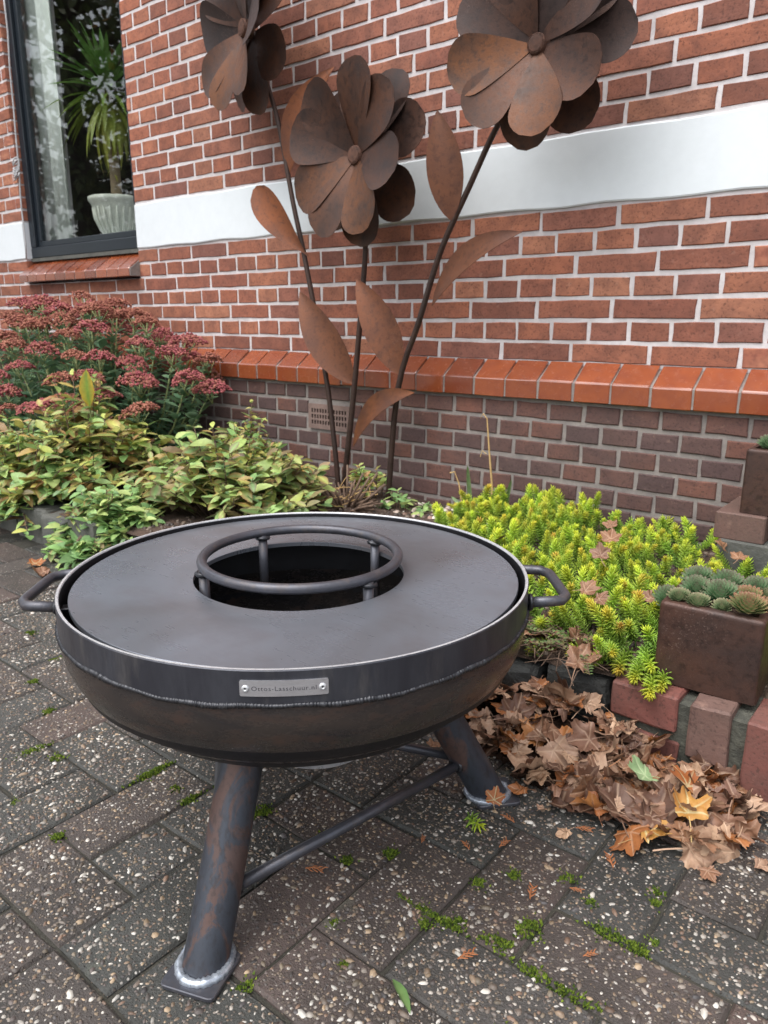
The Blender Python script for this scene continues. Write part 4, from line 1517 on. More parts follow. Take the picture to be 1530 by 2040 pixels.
# ------------------------------------------------------------------ leafy shrubs (yellow green with red margins)
def shrub(label, cx, cy, rx, ry, h, nst, seed, cols, edge, ll=(.04, .07), low=0.0, extra=None):
    q = random.Random(seed)
    z0 = bedz(cx, cy)
    root = empty('leafy_shrub', (cx, cy, z0))
    tag(root, label, 'shrub')
    O = Vector(root.location)
    P, D, N_, Ls, ei = [], [], [], [], []
    mb = MB()
    for s_ in range(nst):
        a = q.uniform(0, 6.28); rr = math.sqrt(q.random())
        tx, ty = cx + rx * rr * math.cos(a), cy + ry * rr * math.sin(a)
        tz = z0 + h * (1 - .62 * rr ** 2.2) * (q.uniform(.55, 1.12) if q.random() < .85 else q.uniform(1.1, 1.4)) - low * max(0, -math.sin(a)) * rr
        bx, by = cx + (tx - cx) * .45, cy + (ty - cy) * .45
        A = Vector((bx, by, z0 - .01)); B = Vector((tx, ty, tz)); Mi = A.lerp(B, .55) + Vector((0, 0, .05 * h))
        mb.tube([A - O, Mi - O, B - O], [.003, .0024, .0014], 5)
        nl = q.randint(5, 8)
        a0 = q.uniform(0, 6.28)
        for i in range(nl):
            t = .45 + .55 * i / (nl - 1)
            p = A.lerp(Mi, t * 2) if t < .5 else Mi.lerp(B, t * 2 - 1)
            for da in (0, math.pi):
                aa = a0 + i * 1.57 + da + q.uniform(-.3, .3)
                P.append(p - O); D.append((math.cos(aa), math.sin(aa), q.uniform(-.45, .9))); N_.append((q.uniform(-.6, .6), q.uniform(-.7, .4), 1))
                Ls.append(q.uniform(*ll) * (1.0 if t < .9 else .7) * q.choice((.6, .85, 1, 1, 1.2))); ei.append(q.random())
    n_ = len(P)
    Cm = colmix(n_, cols, .22); Ce = Cm.copy()
    ei = np.array(ei)
    msk = ei < edge
    red = colmix(n_, [L(150, 84, 76), L(128, 70, 78), L(176, 108, 70)], .15)
    Ce[msk] = Ce[msk] * .35 + red[msk] * .65
    full = ei < edge * .18
    Cm[full] = Cm[full] * .4 + red[full] * .6
    Ls = np.array(Ls)
    V, F, C = leaf_batch(np.array(P), np.array(D), np.array(N_), Ls, Ls * rng.uniform(.42, .56, n_), Cm, Ce, curl=rng.uniform(0, .4, n_), fold=rng.uniform(.05, .22, n_), wd=(.12, .66, 1, .8, .38, .02))
    tag(link('foliage', np_mesh('shrub_foliage', V, F, M_LEAF, C), root), kind='stuff')
    mb.build('stems', M_TWIG, root, smooth=True)
    return root


YG = [L(180, 190, 104), L(160, 184, 106), L(194, 196, 108), L(146, 174, 98), L(184, 176, 100), L(132, 164, 100), L(120, 156, 92), L(172, 138, 92)]
GR_ = [L(134, 172, 104), L(152, 182, 112), L(170, 188, 116), L(124, 160, 104)]
shrub('yellowing leafy shrub mounding in front of the red flower heads', -2.62, 1.46, .38, .26, .30, 115, 11, YG, .35, ll=(.045, .08), low=.05)
shrub('low pale green shrub spilling over the stones beside the paving', -2.72, 1.24, .55, .20, .19, 210, 12, YG + GR_, .3, low=.17)
shrub('shrub with green leaves edged in wine red beside the flower stems', -1.90, 1.55, .42, .28, .21, 120, 13, GR_ + YG[:2], .6, ll=(.045, .078))
shrub('fresh green shrub hanging over the grey edging stone', -2.08, 1.20, .20, .16, .09, 80, 14, GR_, .1, ll=(.035, .06), low=.16)
shrub('small yellowing seedling with a few leaves in front of the metal stems', -1.60, 1.93, .10, .07, .165, 9, 15, YG, .2, ll=(.03, .05))
shrub('low green weed at the foot of the brick wall', -1.45, 1.90, .09, .07, .055, 9, 16, GR_, .05, ll=(.025, .04))
shrub('feathery yellow green shrub against the dark base bricks', -2.20, 1.88, .22, .1, .22, 70, 17, YG, .15, ll=(.025, .045))

# two taller leaves rising out of the yellowing shrub
tl = empty('tall_leaf_stem', (-2.52, 1.44, bedz(-2.52, 1.44)))
Cm = np.array([L(120, 150, 64)]); Ce = np.array([L(190, 160, 60)])
V, F, C = leaf_batch(np.array([[0, 0, .30]]), np.array([[.08, -.1, 1.0]]), np.array([[.5, -1, .2]]), .13, .062, Cm, Ce, curl=.1, fold=.08)
link('leaf', np_mesh('tall_leaf', V, F, M_LEAF, C), tl)
MB().tube([(0, 0, -.02), (.01, 0, .2), (.0, 0, .30)], .003, 6).build('stalk', M_GSTEM, tl)
tag(tl, 'single upright broad leaf with yellow margin above the yellowing shrub', 'plant')

# cut back perennial stubs behind the bowl
cb = empty('cut_back_perennial', (-1.60, 1.78, bedz(-1.6, 1.78)))
tw = MB()
for i in range(75):
    a = rnd.uniform(0, 6.28); rr = rnd.uniform(0, .05); Ln_ = rnd.uniform(.06, .14); e = rnd.uniform(.15, 1.2)
    p0 = Vector((rr * math.cos(a), rr * math.sin(a), -.01)); d = Vector((math.cos(a) * math.cos(e), math.sin(a) * math.cos(e), math.sin(e)))
    tw.tube([p0, p0 + d * Ln_ * .5 + Vector((0, 0, .004)), p0 + d * Ln_], [.0042, .0038, .0034], 6)
tw.build('stub_stems', M_TWIG, cb, smooth=True)
ts = MB()
for i in range(26):
    a = rnd.uniform(0, 6.28); r1 = rnd.uniform(.02, .11)
    p = Vector((r1 * math.cos(a), r1 * math.sin(a), rnd.uniform(.015, .06))); d = Vector((rnd.uniform(-1, 1), rnd.uniform(-1, 1), rnd.uniform(-.1, .3))).normalized()
    ts.tube([p, p + d * rnd.uniform(.04, .1)], .0012, 4)
ts.build('straw_bits', M_STRAW, cb)
tag(cb, 'cut back clump of dry woody stems at the foot of the metal flowers', 'plant')

# dry flower stalk with green strap leaves near the wall
ds = empty('dry_stalk', (-1.185, 2.0, bedz(-1.185, 2.0)))
MB().tube([(0, 0, -.02), (.004, 0, .08), (-.012, 0, .2), (-.022, -.003, .30), (-.034, -.006, .315), (-.042, -.008, .30)], [.004, .0036, .0028, .002, .0015, .001], 7).build('stalk', M_STRAW, ds, smooth=True)
sl_ = MB()
sl_.tube([(-.022, 0, .19), (-.035, -.004, .2), (-.04, -.006, .18)], .0015, 5); sl_.tube([(-.1, 0, -.02), (-.12, 0, .08), (-.135, -.005, .12), (-.15, -.01, .115)], .0022, 6)
sl_.build('husk', M_STRAW, ds)
P = np.array([[-.07, 0, -.01], [-.06, -.02, -.01], [.045, 0, -.01]]); D = np.array([[-.18, 0, 1], [-.9, -.2, .8], [.12, 0, 1.0]])
V, F, C = leaf_batch(P, D, np.array([[1, -1, .2]] * 3), np.array([.16, .09, .14]), .016, colmix(3, [L(112, 140, 92)], .1), colmix(3, [L(132, 152, 104)], .1), curl=np.array([-.2, .3, -.2]), fold=.25, wd=(.9, 1, .95, .8, .5, .05))
link('strap_leaf', np_mesh('strap_leaf', V, F, M_LEAF, C), ds)
tag(ds, 'dry straw coloured stalk with curling green strap leaves by the base wall', 'plant')

# ------------------------------------------------------------------ golden stonecrop carpet
def needle_stems(stems, nper=84):
    """stems: list of (base, tip, hue) ; returns arrays"""
    Vs, Cs = [], []
    tri = np.array([0, 2 * np.pi / 3, 4 * np.pi / 3])
    for (A, B, hue, sc_) in stems:
        A = np.array(A); B = np.array(B)
        d = B - A; Ln_ = np.linalg.norm(d); d /= Ln_
        u = np.cross(d, [0.3, .1, 1.0]); u /= np.linalg.norm(u); v = np.cross(d, u)
        npr = int(nper * min(1.25, Ln_ / .085))
        t = np.linspace(.08, 1, npr) ** .72
        ga = np.arange(npr) * 2.39996 + rng.uniform(0, 6)
        e = .22 + .85 * np.clip((t - .72) / .28, 0, 1) + rng.uniform(-.15, .15, npr)     # tip needles close up
        rad = (np.cos(ga)[:, None] * u + np.sin(ga)[:, None] * v)
        dirs = rad * np.cos(e)[:, None] + d * np.sin(e)[:, None]
        base = A + d * (Ln_ * t)[:, None] + u * (.006 * np.sin(t * 3))[:, None]
        nl = sc_ * (.0165 - .0060 * np.clip((t - .8) / .2, 0, 1)) * rng.uniform(.85, 1.15, npr)
        w_ = .0017 * sc_
        s1 = np.cross(dirs, d + .01); s1 /= np.linalg.norm(s1, axis=1)[:, None] + 1e-9; s2 = np.cross(dirs, s1)
        V = np.zeros((npr, 7, 3))
        bendup = d[None] * (nl * .22)[:, None]
        for k_ in range(3):
            o_ = (s1 * math.cos(tri[k_]) + s2 * math.sin(tri[k_]))
            V[:, k_] = base + o_ * w_ * .8
            V[:, 3 + k_] = base + dirs * (nl * .6)[:, None] + o_ * w_ + bendup * .3
        V[:, 6] = base + dirs * nl[:, None] + bendup
        gcol = np.array(L(92, 136, 64)); ycol = np.array(L(216, 228, 66)); mcol = np.array(L(172, 204, 74)); ocol = np.array(L(206, 142, 66))
        tip = ocol * hue + ycol * (1 - hue)
        a1 = np.clip(t / .72, 0, 1)[:, None]; a2 = np.clip((t - .72) / .28, 0, 1)[:, None]
        c = (gcol * (1 - a1) + mcol * a1) * (1 - a2) + tip * a2
        c = c * rng.uniform(.85, 1.1, (npr, 1)) * (rng.uniform(.76, 1.14) * np.array([1, 1, 1]) + np.array([rng.uniform(-.12, .08), 0, 0]))
        Vs.append(V.reshape(-1, 3)); Cs.append(np.repeat(c, 7, 0))
    V = np.concatenate(Vs); C = np.concatenate(Cs)
    nn = len(V) // 7
    T = []
    for a in range(3):
        b = (a + 1) % 3
        T += [(a, b, 3 + b), (a, 3 + b, 3 + a), (3 + a, 3 + b, 6)]
    F = (np.array(T)[None] + (np.arange(nn) * 7)[:, None, None]).reshape(-1, 3)
    return V, F, C


st_ = []
pts_used = []
tries = 0
grid = {}
while len(st_) < 720 and tries < 30000:
    tries += 1
    x = rnd.uniform(-1.30, .30); y = rnd.uniform(1.17, 2.03)
    # left limit runs diagonally along the bowl; leave the planter and the bare soil patch free
    xl = -1.22 + (0 if y > 1.72 else (1.72 - y) * 1.10) + .03 * math.sin(y * 23)
    if x < xl: continue
    if -.405 < x < -.19 and 1.17 < y < 1.40: continue
    if y < 1.26 and x < -.46: continue
    if y < 1.235 and x > -.42: continue
    if x > -.52 and y > 1.84: continue
    key = (int(x / .025), int(y / .025))
    ok = True
    for a in (-1, 0, 1):
        for b in (-1, 0, 1):
            for (qx, qy) in grid.get((key[0] + a, key[1] + b), []):
                if (qx - x) ** 2 + (qy - y) ** 2 < .0208 ** 2: ok = False
    if not ok: continue
    grid.setdefault(key, []).append((x, y))
    hgt = rnd.uniform(.030, .092) * (1 + .25 * math.sin(x * 8 + y * 5))
    lean = (rnd.gauss(0, .028), rnd.gauss(-.01, .028) - (.03 if y < 1.32 else 0))
    z = bedz(x, y)
    hue = max(0, min(1, rnd.gauss(.12, .22)))
    if y < 1.45 and rnd.random() < .35: hue = min(1, hue + .45)
    st_.append(((x, y, z + .004), (x + lean[0], y + lean[1], z + hgt + .012), hue, rnd.uniform(.68, 1.2)))
# trailing stems over the edging
for (x, y, z, tx, ty, tz) in ((-.40, 1.25, .145, -.385, 1.125, .150), (-.43, 1.24, .15, -.42, 1.15, .145), (-.37, 1.22, .15, -.355, 1.115, .135), (-.45, 1.26, .14, -.475, 1.16, .14),
                              (-.36, 1.25, .15, -.345, 1.14, .142), (-.50, 1.28, .13, -.52, 1.18, .135), (-.42, 1.27, .15, -.37, 1.16, .16), (-.55, 1.27, .13, -.60, 1.18, .12), (-.47, 1.25, .14, -.44, 1.165, .165)):
    st_.append(((x, y, z), (tx, ty, tz), rnd.uniform(.1, .7), 1.1))
V, F, C = needle_stems(st_)
gs = link('stonecrop_carpet', np_mesh('stonecrop_carpet', V, F, M_NEEDLE, C))
tag(gs, 'bright yellow green needle leaved stonecrop covering the bed', 'ground cover', kind='stuff')

# loose sprig on the paving
V, F, C = needle_stems([((0, 0, .008), (.030, .020, .012), 0.0, .9)], 70)
spg = link('stonecrop_sprig', np_mesh('stonecrop_sprig', V, F, M_NEEDLE, C), None, (-.512, .835, .0), (0, 0, -1.1))
tag(spg, 'small loose green stonecrop sprig lying on the paving near a foot plate', 'sprig')

# ------------------------------------------------------------------ corten planters with houseleeks
def planter(label, x0, y0, sx, sy, z0, h, rz):
    root = empty('steel_planter', (x0 + sx / 2, y0 + sy / 2, z0), rz)
    tag(root, label, 'planter')
    bm = bmesh.new()
    bmesh.ops.create_cube(bm, size=1)
    for v in bm.verts:
        v.co = Vector((v.co.x * sx, v.co.y * sy, (v.co.z + .5) * h + .001))
    top = [f_ for f_ in bm.faces if f_.normal.z > .9]
    r_ = bmesh.ops.inset_region(bm, faces=top, thickness=.020, depth=0)
    for v in top[0].verts: v.co.z -= .0
    ex = bmesh.ops.extrude_face_region(bm, geom=top)
    for v in [g_ for g_ in ex['geom'] if isinstance(g_, bmesh.types.BMVert)]: v.co.z -= .03
    bmesh.ops.delete(bm, geom=top, context='FACES')
    out = [e for e in bm.edges if all(abs(abs(v.co.x) - sx / 2) < 1e-4 or abs(abs(v.co.y) - sy / 2) < 1e-4 for v in e.verts) and (e.verts[0].co.z > h * .5 or e.verts[1].co.z > h * .5)]
    bmesh.ops.bevel(bm, geom=out, offset=.009, segments=4, affect='EDGES', profile=0.6)
    me = bpy.data.meshes.new('box'); bm.to_mesh(me); bm.free(); me.materials.append(M_CORTEN)
    o = link('box', me, root); autosmooth(o, 35)
    sv_, sf_ = [], []
    m_ = 8
    for j in range(m_ + 1):
        for i in range(m_ + 1):
            u, v = i / m_ - .5, j / m_ - .5
            sv_.append((u * (sx - .042), v * (sy - .042), h - .018 + .014 * (1 - 4 * max(u * u, v * v)) + rnd.uniform(-.003, .003)))
    for j in range(m_):
        for i in range(m_):
            a = j * (m_ + 1) + i; sf_.append((a, a + 1, a + m_ + 2, a + m_ + 1))
    link('potting_soil', mesh('potting_soil', sv_, sf_, M_SOIL, True), root)
    return root


planter('rust brown steel cube planter standing on the brick edging', -.378, 1.178, .158, .170, .1345, .140, R(3))
sb = MB().box(-.055, .055, -.1, .1, 0, .065).build('support_block', M_EB, None, loc=(-.417, 1.925, .215)); bevel(sb, .003, 1)
tag(sb, 'brown brick block under the planter that stands against the base wall', 'brick')
sb2 = MB().box(-.06, .4, -.11, .12, 0, .12).build('support_block', M_STONE, None, loc=(-.40, 1.93, .096)); bevel(sb2, .004, 1)
tag(sb2, 'grey stone block carrying the brown brick against the base wall', 'stone')
planter('rust brown steel planter standing on a brick against the base wall', -.425, 1.84, .19, .19, .2805, .150, 0)


def rosette(label, loc, rad, kind, grp):
    n_ = 84
    i = np.arange(n_); a = i * 2.39996
    fr = np.sqrt((i + 1) / n_)
    el = 1.45 - 1.15 * fr ** 1.2
    D = np.c_[np.cos(a) * np.cos(el), np.sin(a) * np.cos(el), np.sin(el)]
    rad = rad * .95
    Ln_ = rad * (.42 + .62 * fr)
    P = np.c_[np.cos(a), np.sin(a), np.zeros(n_)] * (rad * .10 * fr)[:, None]
    P[:, 2] = rad * .34 * (1 - fr)
    if kind == 'green': cm, ce, tip = L(142, 174, 126), L(118, 154, 108), L(160, 140, 116)
    elif kind == 'red': cm, ce, tip = L(150, 176, 118), L(134, 158, 106), L(164, 100, 88)
    else: cm, ce, tip = L(148, 190, 142), L(128, 172, 126), L(118, 90, 84)
    Cm = np.tile(cm, (n_, 1)) * rng.uniform(.88, 1.1, (n_, 1)); Ce = np.tile(ce, (n_, 1)) * rng.uniform(.85, 1.1, (n_, 1))
    V, F, C = leaf_batch(P, D, np.tile([0, 0, 1.0], (n_, 1)) + np.c_[-np.cos(a), -np.sin(a), np.zeros(n_)] * .6, Ln_, Ln_ * .36, Cm, Ce, curl=-.22, fold=.12, st=(0, .3, .6, .82, .94, 1), wd=(.5, .85, 1, .78, .4, .03), tipc=np.tile(tip, (n_, 1)))
    o = link('houseleek', np_mesh('houseleek', V, F, M_LEAF, C), None, (loc[0], loc[1], loc[2] + rad * .35), (rnd.uniform(.1, .5), rnd.uniform(-.1, .25), 0))
    return tag(o, label, 'succulent', grp)


g1 = 'houseleek rosettes in the planter on the brick edging'
zt = .1345 + .130
for (x, y, r_, kd) in ((-.352, 1.205, .022, 'green'), (-.322, 1.203, .024, 'green'), (-.285, 1.207, .019, 'green'), (-.250, 1.212, .034, 'red'),
                       (-.34, 1.255, .030, 'blue'), (-.30, 1.25, .034, 'blue'), (-.262, 1.262, .030, 'red'), (-.352, 1.305, .032, 'blue'), (-.305, 1.30, .034, 'blue'), (-.26, 1.31, .030, 'blue'), (-.225, 1.25, .024, 'red'), (-.24, 1.295, .022, 'green')):
    lab = {'green': 'small pale green houseleek rosette at the front of the planter on the edging', 'red': 'houseleek rosette with red brown leaf tips in the planter on the edging', 'blue': 'blue green houseleek rosette with dark centre in the planter on the edging'}[kd]
    rosette(lab, (x, y, zt - .004 + rnd.uniform(0, .006)), r_, kd, g1)
for (x, y, r_) in ((-.385, 1.88, .032), (-.335, 1.875, .036), (-.375, 1.93, .034), (-.30, 1.9, .034), (-.32, 1.95, .036), (-.275, 1.955, .034)):
    rosette('grey green houseleek rosette in the planter against the base wall', (x, y, .2805 + .142), r_, 'blue', 'houseleek rosettes in the planter against the wall')
for (x, y, r_) in ((-.43, 1.40, .034), (-.36, 1.43, .030), (-.28, 1.45, .036), (-.31, 1.50, .034), (-.22, 1.43, .034), (-.24, 1.50, .03)):
    hz = rnd.uniform(.05, .085)
    ro_ = rosette('blue green houseleek rosette growing in the bed behind the steel cube planter', (x, y, bedz(x, y) + hz), r_, 'blue', 'houseleeks in the bed')
    st2 = MB().tube([(0, 0, 0), (.002, 0, -hz * .6), (0, 0, -hz - .03)], [.012, .009, .008], 8).build('stalk', M_TWIG, ro_, smooth=True)
    st2.rotation_euler = ro_.rotation_euler.to_matrix().inverted().to_euler()

# ------------------------------------------------------------------ fallen leaves
def maple_leaf(seed, size=.045, crumple=1.0):
    q = random.Random(seed)
    lobes = [(0, 1.0), (52, .92), (-52, .92), (108, .62), (-108, .62)]
    NTH = 60
    rings = (.0, .28, .55, .8, 1.0)
    flat = []
    for k_ in range(NTH):
        th = -180 + 360 * k_ / NTH
        r_ = .2
        for (a, ln) in lobes:
            dlt = abs((th - a + 180) % 360 - 180)
            r_ = max(r_, ln * max(0, 1 - .62 * (dlt / 40) ** 1.3) if dlt < 52 else 0)
        r_ = max(r_, .56 if abs(th) < 130 else .30)
        r_ *= 1 + .07 * math.sin(th * .42 + seed) + q.uniform(-.07, .07)
        flat.append((math.radians(th), r_))
    ph = [q.uniform(0, 6.28) for _ in range(6)]
    curl = q.uniform(.1, .75) * crumple; fold = q.uniform(-.3, .8) * crumple; ca = q.uniform(0, 6.28)
    v, vein, f = [], [], []
    def warp(x, y):
        z = fold * abs(x) * .7 + .13 * crumple * math.sin(x * 4 + ph[0]) * math.sin(y * 3.6 + ph[1]) + .06 * crumple * math.sin(x * 9 + ph[2] + y * 5)
        u_ = x * math.cos(ca) + y * math.sin(ca)
        z += curl * u_ * u_ * .8
        s_ = 1 / (1 + .28 * curl * abs(u_) + .18 * abs(fold) * abs(x))
        return (x * s_ * size, y * s_ * size, z * size)
    v.append(warp(0, 0)); vein.append(1.0)
    for rg in rings[1:]:
        for (th, r_) in flat:
            x, y = math.sin(th) * r_ * rg, math.cos(th) * r_ * rg
            v.append(warp(x, y))
            dv = 9
            for (a, ln) in lobes:
                ar = math.radians(a); al = x * math.sin(ar) + y * math.cos(ar); pr = abs(x * math.cos(ar) - y * math.sin(ar))
                if al > -.02: dv = min(dv, pr)
            vein.append(max(0, 1 - dv / .12))
    for k_ in range(NTH):
        j = (k_ + 1) % NTH
        f.append((0, 1 + k_, 1 + j))
        for r_ in range(len(rings) - 2):
            a = 1 + r_ * NTH
            f.append((a + k_, a + NTH + k_, a + NTH + j, a + j))
    # petiole ribbon
    b = len(v)
    pl = q.uniform(.5, 1.0); px_ = q.uniform(-.3, .3)
    for i in range(4):
        t = i / 3
        x, y = px_ * t * t, -.12 - pl * t
        for s_ in (-.022, .022):
            vv = warp(x * .6, max(y, -.4)); v.append((vv[0] + (x * .4 + s_) * size, y * size, vv[2] + .01 * size)); vein.append(.8)
    for i in range(3):
        f.append((b + 2 * i, b + 2 * i + 1, b + 2 * i + 3, b + 2 * i + 2))
    me = mesh('fallen_leaf', v, f, M_DRY, True)
    zmin = min(p[2] for p in v)
    a_ = me.color_attributes.new('Vein', 'FLOAT_COLOR', 'POINT')
    arr = np.ones((len(v), 4), np.float32); arr[:, :3] = np.array(vein)[:, None]
    a_.data.foreach_set('color', arr.ravel())
    return me


LM = [maple_leaf(900 + i, rnd.uniform(.036, .052), rnd.choice((.5, .8, 1.2, 1.9))) for i in range(18)]
LMC = {}
for nm_, m_ in M_DRYS.items():
    LMC[nm_] = []
    for me_ in LM:
        c_ = me_.copy(); c_.materials.clear(); c_.materials.append(m_); LMC[nm_].append(c_)
LMR = [maple_leaf(950 + i, .04, .5) for i in range(4)]


def own_mat(me, m):
    c = me.copy(); c.materials.clear(); c.materials.append(m); return c


def pile_h(x, y):
    """height of the heap that lies against the edging"""
    if not (-.86 < x < -.10): return 0
    back = EY + (.0 if x > -.43 else .0)
    frontx = np.interp(x, [-.86, -.72, -.60, -.45, -.30, -.20, -.14], [1.04, 1.00, .985, .95, .925, .955, 1.05])
    t = (y - frontx) / max(.02, back - frontx)
    if t < 0 or t > 1.0: return 0
    ends = min(1, (x + .86) / .12) * min(1, max(0, (-.165 - x) / .08))
    return .060 * (min(t, 1) ** .7) * ends * float(np.interp(x, [-.86, -.48, -.40, -.30, -.22], [1.0, 1.0, .75, .42, .36]))


# a matted core so the heap is not hollow
lv, lf = [], []
LX = np.arange(-.88, -.08, .015); LY = np.arange(.90, 1.21, .015)
for y in LY:
    for x in LX:
        hgt = pile_h(x, y)
        lv.append((x, y, -.006 + max(0, hgt - .008) + (rnd.uniform(-.006, .006) if hgt > 0 else 0)))
for j in range(len(LY) - 1):
    for i in range(len(LX) - 1):
        a = j * len(LX) + i
        if max(lv[a][2], lv[a + 1][2], lv[a + len(LX)][2], lv[a + len(LX) + 1][2]) > -.003 + .004:
            lf.append((a, a + 1, a + len(LX) + 1, a + len(LX)))
k = NT('leaf_mould'); n1 = k.noise(60, 4); n2 = k.vor(70, 'Distance')
k.bump(k.math('ADD', n1, n2), 1.0, .01)
M_MOULD = k.fin(k.mix(n1, L(40, 29, 24), L(72, 52, 40)), .9, 0, .2)
mould = link('leaf_mould', mesh('leaf_mould', lv, lf, M_MOULD, True))
tag(mould, 'matted brown leaf litter inside the heap of leaves', 'leaf litter', kind='stuff')
cnt = 0
while cnt < 265:
    x = rnd.uniform(-.86, -.175); y = rnd.uniform(.91, 1.2)
    h_ = pile_h(x, y)
    edge_ = h_ <= 0.0
    if edge_: continue
    z = h_ + rnd.uniform(.0, .016)
    look = rnd.choices(list(M_DRYS), (4.5, 4, 3, 2.5))[0]
    o = link('fallen_leaf', rnd.choice(LMC[look]), None, (x, y, z + .010), (rnd.gauss(0, .45) + (.15 if h_ > .03 else 0), rnd.gauss(0, .45), rnd.uniform(0, 6.28)))
    s_ = rnd.uniform(.5, 1.15); o.scale = (s_, s_, s_)
    tag(o, look + ' dry leaf in the heap between fire bowl and brick edging', 'leaf', look + ' leaves in the heap')
    cnt += 1


def one_leaf(label, loc, rot, me, s_=1.0, grp=None):
    o = link('fallen_leaf', me, None, loc, rot, (s_, s_, s_))
    return tag(o, label, 'leaf', grp)


one_leaf('pale green maple leaf lying on the heap of brown leaves', (-.318, 1.010, .062), (.35, -.1, 2.3), own_mat(LMR[0], M_GREENLEAF), .95)
one_leaf('yellow leaf on top of the heap of brown leaves', (-.245, .985, .046), (.5, .2, .6), own_mat(LM[1], M_YELLOWLEAF), 1.0)
one_leaf('glossy orange leaf on the heap near the brick edging', (-.262, 1.035, .055), (.35, .35, 1.2), own_mat(LM[2], M_ORANGELEAF), .95)
one_leaf('yellow brown leaf at the front edge of the heap', (-.285, .935, .022), (.2, -.3, -.8), own_mat(LM[4], M_YELLOWLEAF), .95)
one_leaf('curled brown leaf standing against the foot plate of the fire bowl', (-.492, .872, .018), (.9, .1, .4), own_mat(LM[5], M_ORANGELEAF), .5)
one_leaf('small rusty leaf lying between foot plate and heap', (-.475, .93, .012), (.1, .1, 2.0), LMC['rust orange'][3], .55)
one_leaf('pale curled leaf lying alone at the foot of the brick edging', (-.185, 1.10, .016), (.2, .1, 1.0), LMC['pale tan'][6], .7)
one_leaf('orange brown leaf on the paving beyond the far handle, flat', (-2.14, 1.0, .012), (.1, .05, .5), own_mat(LMR[1], M_ORANGELEAF), .95)
one_leaf('tan brown leaf lying partly folded on the paving beyond the far handle', (-2.05, .985, .014), (.1, .2, 2.5), LM[7], 1.0)
for (x, y, z, s_) in ((-.655, 1.66, .215, 1.15), (-.64, 1.57, .20, 1.15), (-.72, 1.82, .2, .9), (-.58, 1.36, .19, 1.1), (-.545, 1.345, .185, .9), (-.98, 1.66, .20, .9), (-.90, 1.56, .19, .9), (-.44, 1.80, .2, .9), (-.40, 1.78, .19, .9), (-.47, 1.42, .18, .9), (-.83, 1.42, .18, .8)):
    one_leaf('brown maple leaf resting on the yellow green stonecrop', (x, y, z), (rnd.uniform(.1, .9), rnd.uniform(-.6, .6), rnd.uniform(0, 6.28)), rnd.choice(LMC['mid brown']), s_ * .72, 'leaves on the stonecrop')
for (x, y, s_) in ((-.615, 1.215, 1.0), (-.53, 1.215, .7), (-.50, 1.19, .8), (-.60, 1.28, .8), (-.57, 1.17, .9), (-.47, 1.165, .8), (-.49, 1.14, .9), (-.64, 1.20, .7), (-.67, 1.23, .6), (-.545, 1.25, .6), (-.62, 1.155, .8), (-.585, 1.225, .5), (-.515, 1.235, .5)):
    one_leaf('brown leaf caught on the soil between stonecrop and leaf heap', (x, y, bedz(x, y) + .022), (rnd.uniform(.3, 1.0), rnd.uniform(-.3, .3), rnd.uniform(0, 6.28)), rnd.choice(LM), s_, 'leaves on the bed edge')

for (x, y, s_) in ((-.66, .955, .4), (-.58, .93, .35), (-.38, .885, .4), (-.20, .93, .45), (-.15, .99, .5), (-.43, .91, .3), (-.70, 1.03, .5), (-.12, 1.06, .5)):
    one_leaf('small stray leaf scrap on the paving in front of the leaf heap', (x, y, .009), (rnd.uniform(-.2, .2), rnd.uniform(-.2, .2), rnd.uniform(0, 6.28)), rnd.choice(LMC[rnd.choice(list(LMC))]), s_, 'leaf scraps on the paving')

# dry fine twigs and prostrate weeds on the bed edge
pw = empty('creeping_weed', (-.52, 1.18, bedz(-.52, 1.18)))
tw = MB(); P, D, N_, Ls = [], [], [], []
for i in range(90):
    a = rnd.uniform(2.6, 6.6); l_ = rnd.uniform(.04, .12)
    p0 = Vector((rnd.uniform(-.13, .08), rnd.uniform(-.03, .09), .012)); d = Vector((math.cos(a), math.sin(a) * .7, rnd.uniform(-.25, .3)))
    p1 = p0 + d * l_ * .5 + Vector((0, 0, .012)); p2 = p0 + d * l_
    tw.tube([p0, p1, p2], [.0012, .001, .0007], 4)
    if i % 2 == 0:
        for t in np.arange(.2, 1.01, .11):
            p = p0.lerp(p1, t * 2) if t < .5 else p1.lerp(p2, t * 2 - 1)
            for s_ in (0, 3.14):
                aa = a + 1.57 + s_
                P.append(p); D.append((math.cos(aa), math.sin(aa), .4)); N_.append((0, 0, 1)); Ls.append(rnd.uniform(.006, .011))
n = len(P); Cm = colmix(n, [L(96, 122, 76), L(116, 136, 84), L(130, 122, 84)], .2)
V, F, C = leaf_batch(np.array(P), np.array(D), np.array(N_), np.array(Ls), np.array(Ls) * .6, Cm, Cm * .9)
link('leaves', np_mesh('weed_leaves', V, F, M_LEAF, C), pw)
tw.build('twigs', M_TWIG, pw)
tag(pw, 'creeping weed with small leaves hanging over the dark edging stone', 'weed')

# scraps on the paving: dry cypress sprigs, a green blade, thin twigs
def cypress(loc, rz, label, sc_=1.0):
    mb = MB()
    mb.tube([(0, 0, .004), (.012, .002, .006), (.026, 0, .004)], .0012, 5)
    for i in range(6):
        t = .003 + i * .004; s_ = 1 if i % 2 else -1
        mb.tube([(t, 0, .005), (t + .006, s_ * .005, .006), (t + .010, s_ * .006, .005)], [.0011, .001, .0006], 5)
    o = mb.build('dry_sprig', M_RUSTSPRIG, None, loc=loc, rot=(0, 0, rz), scale=(sc_,) * 3)
    return tag(o, label, 'sprig', 'dry orange sprigs on the paving')


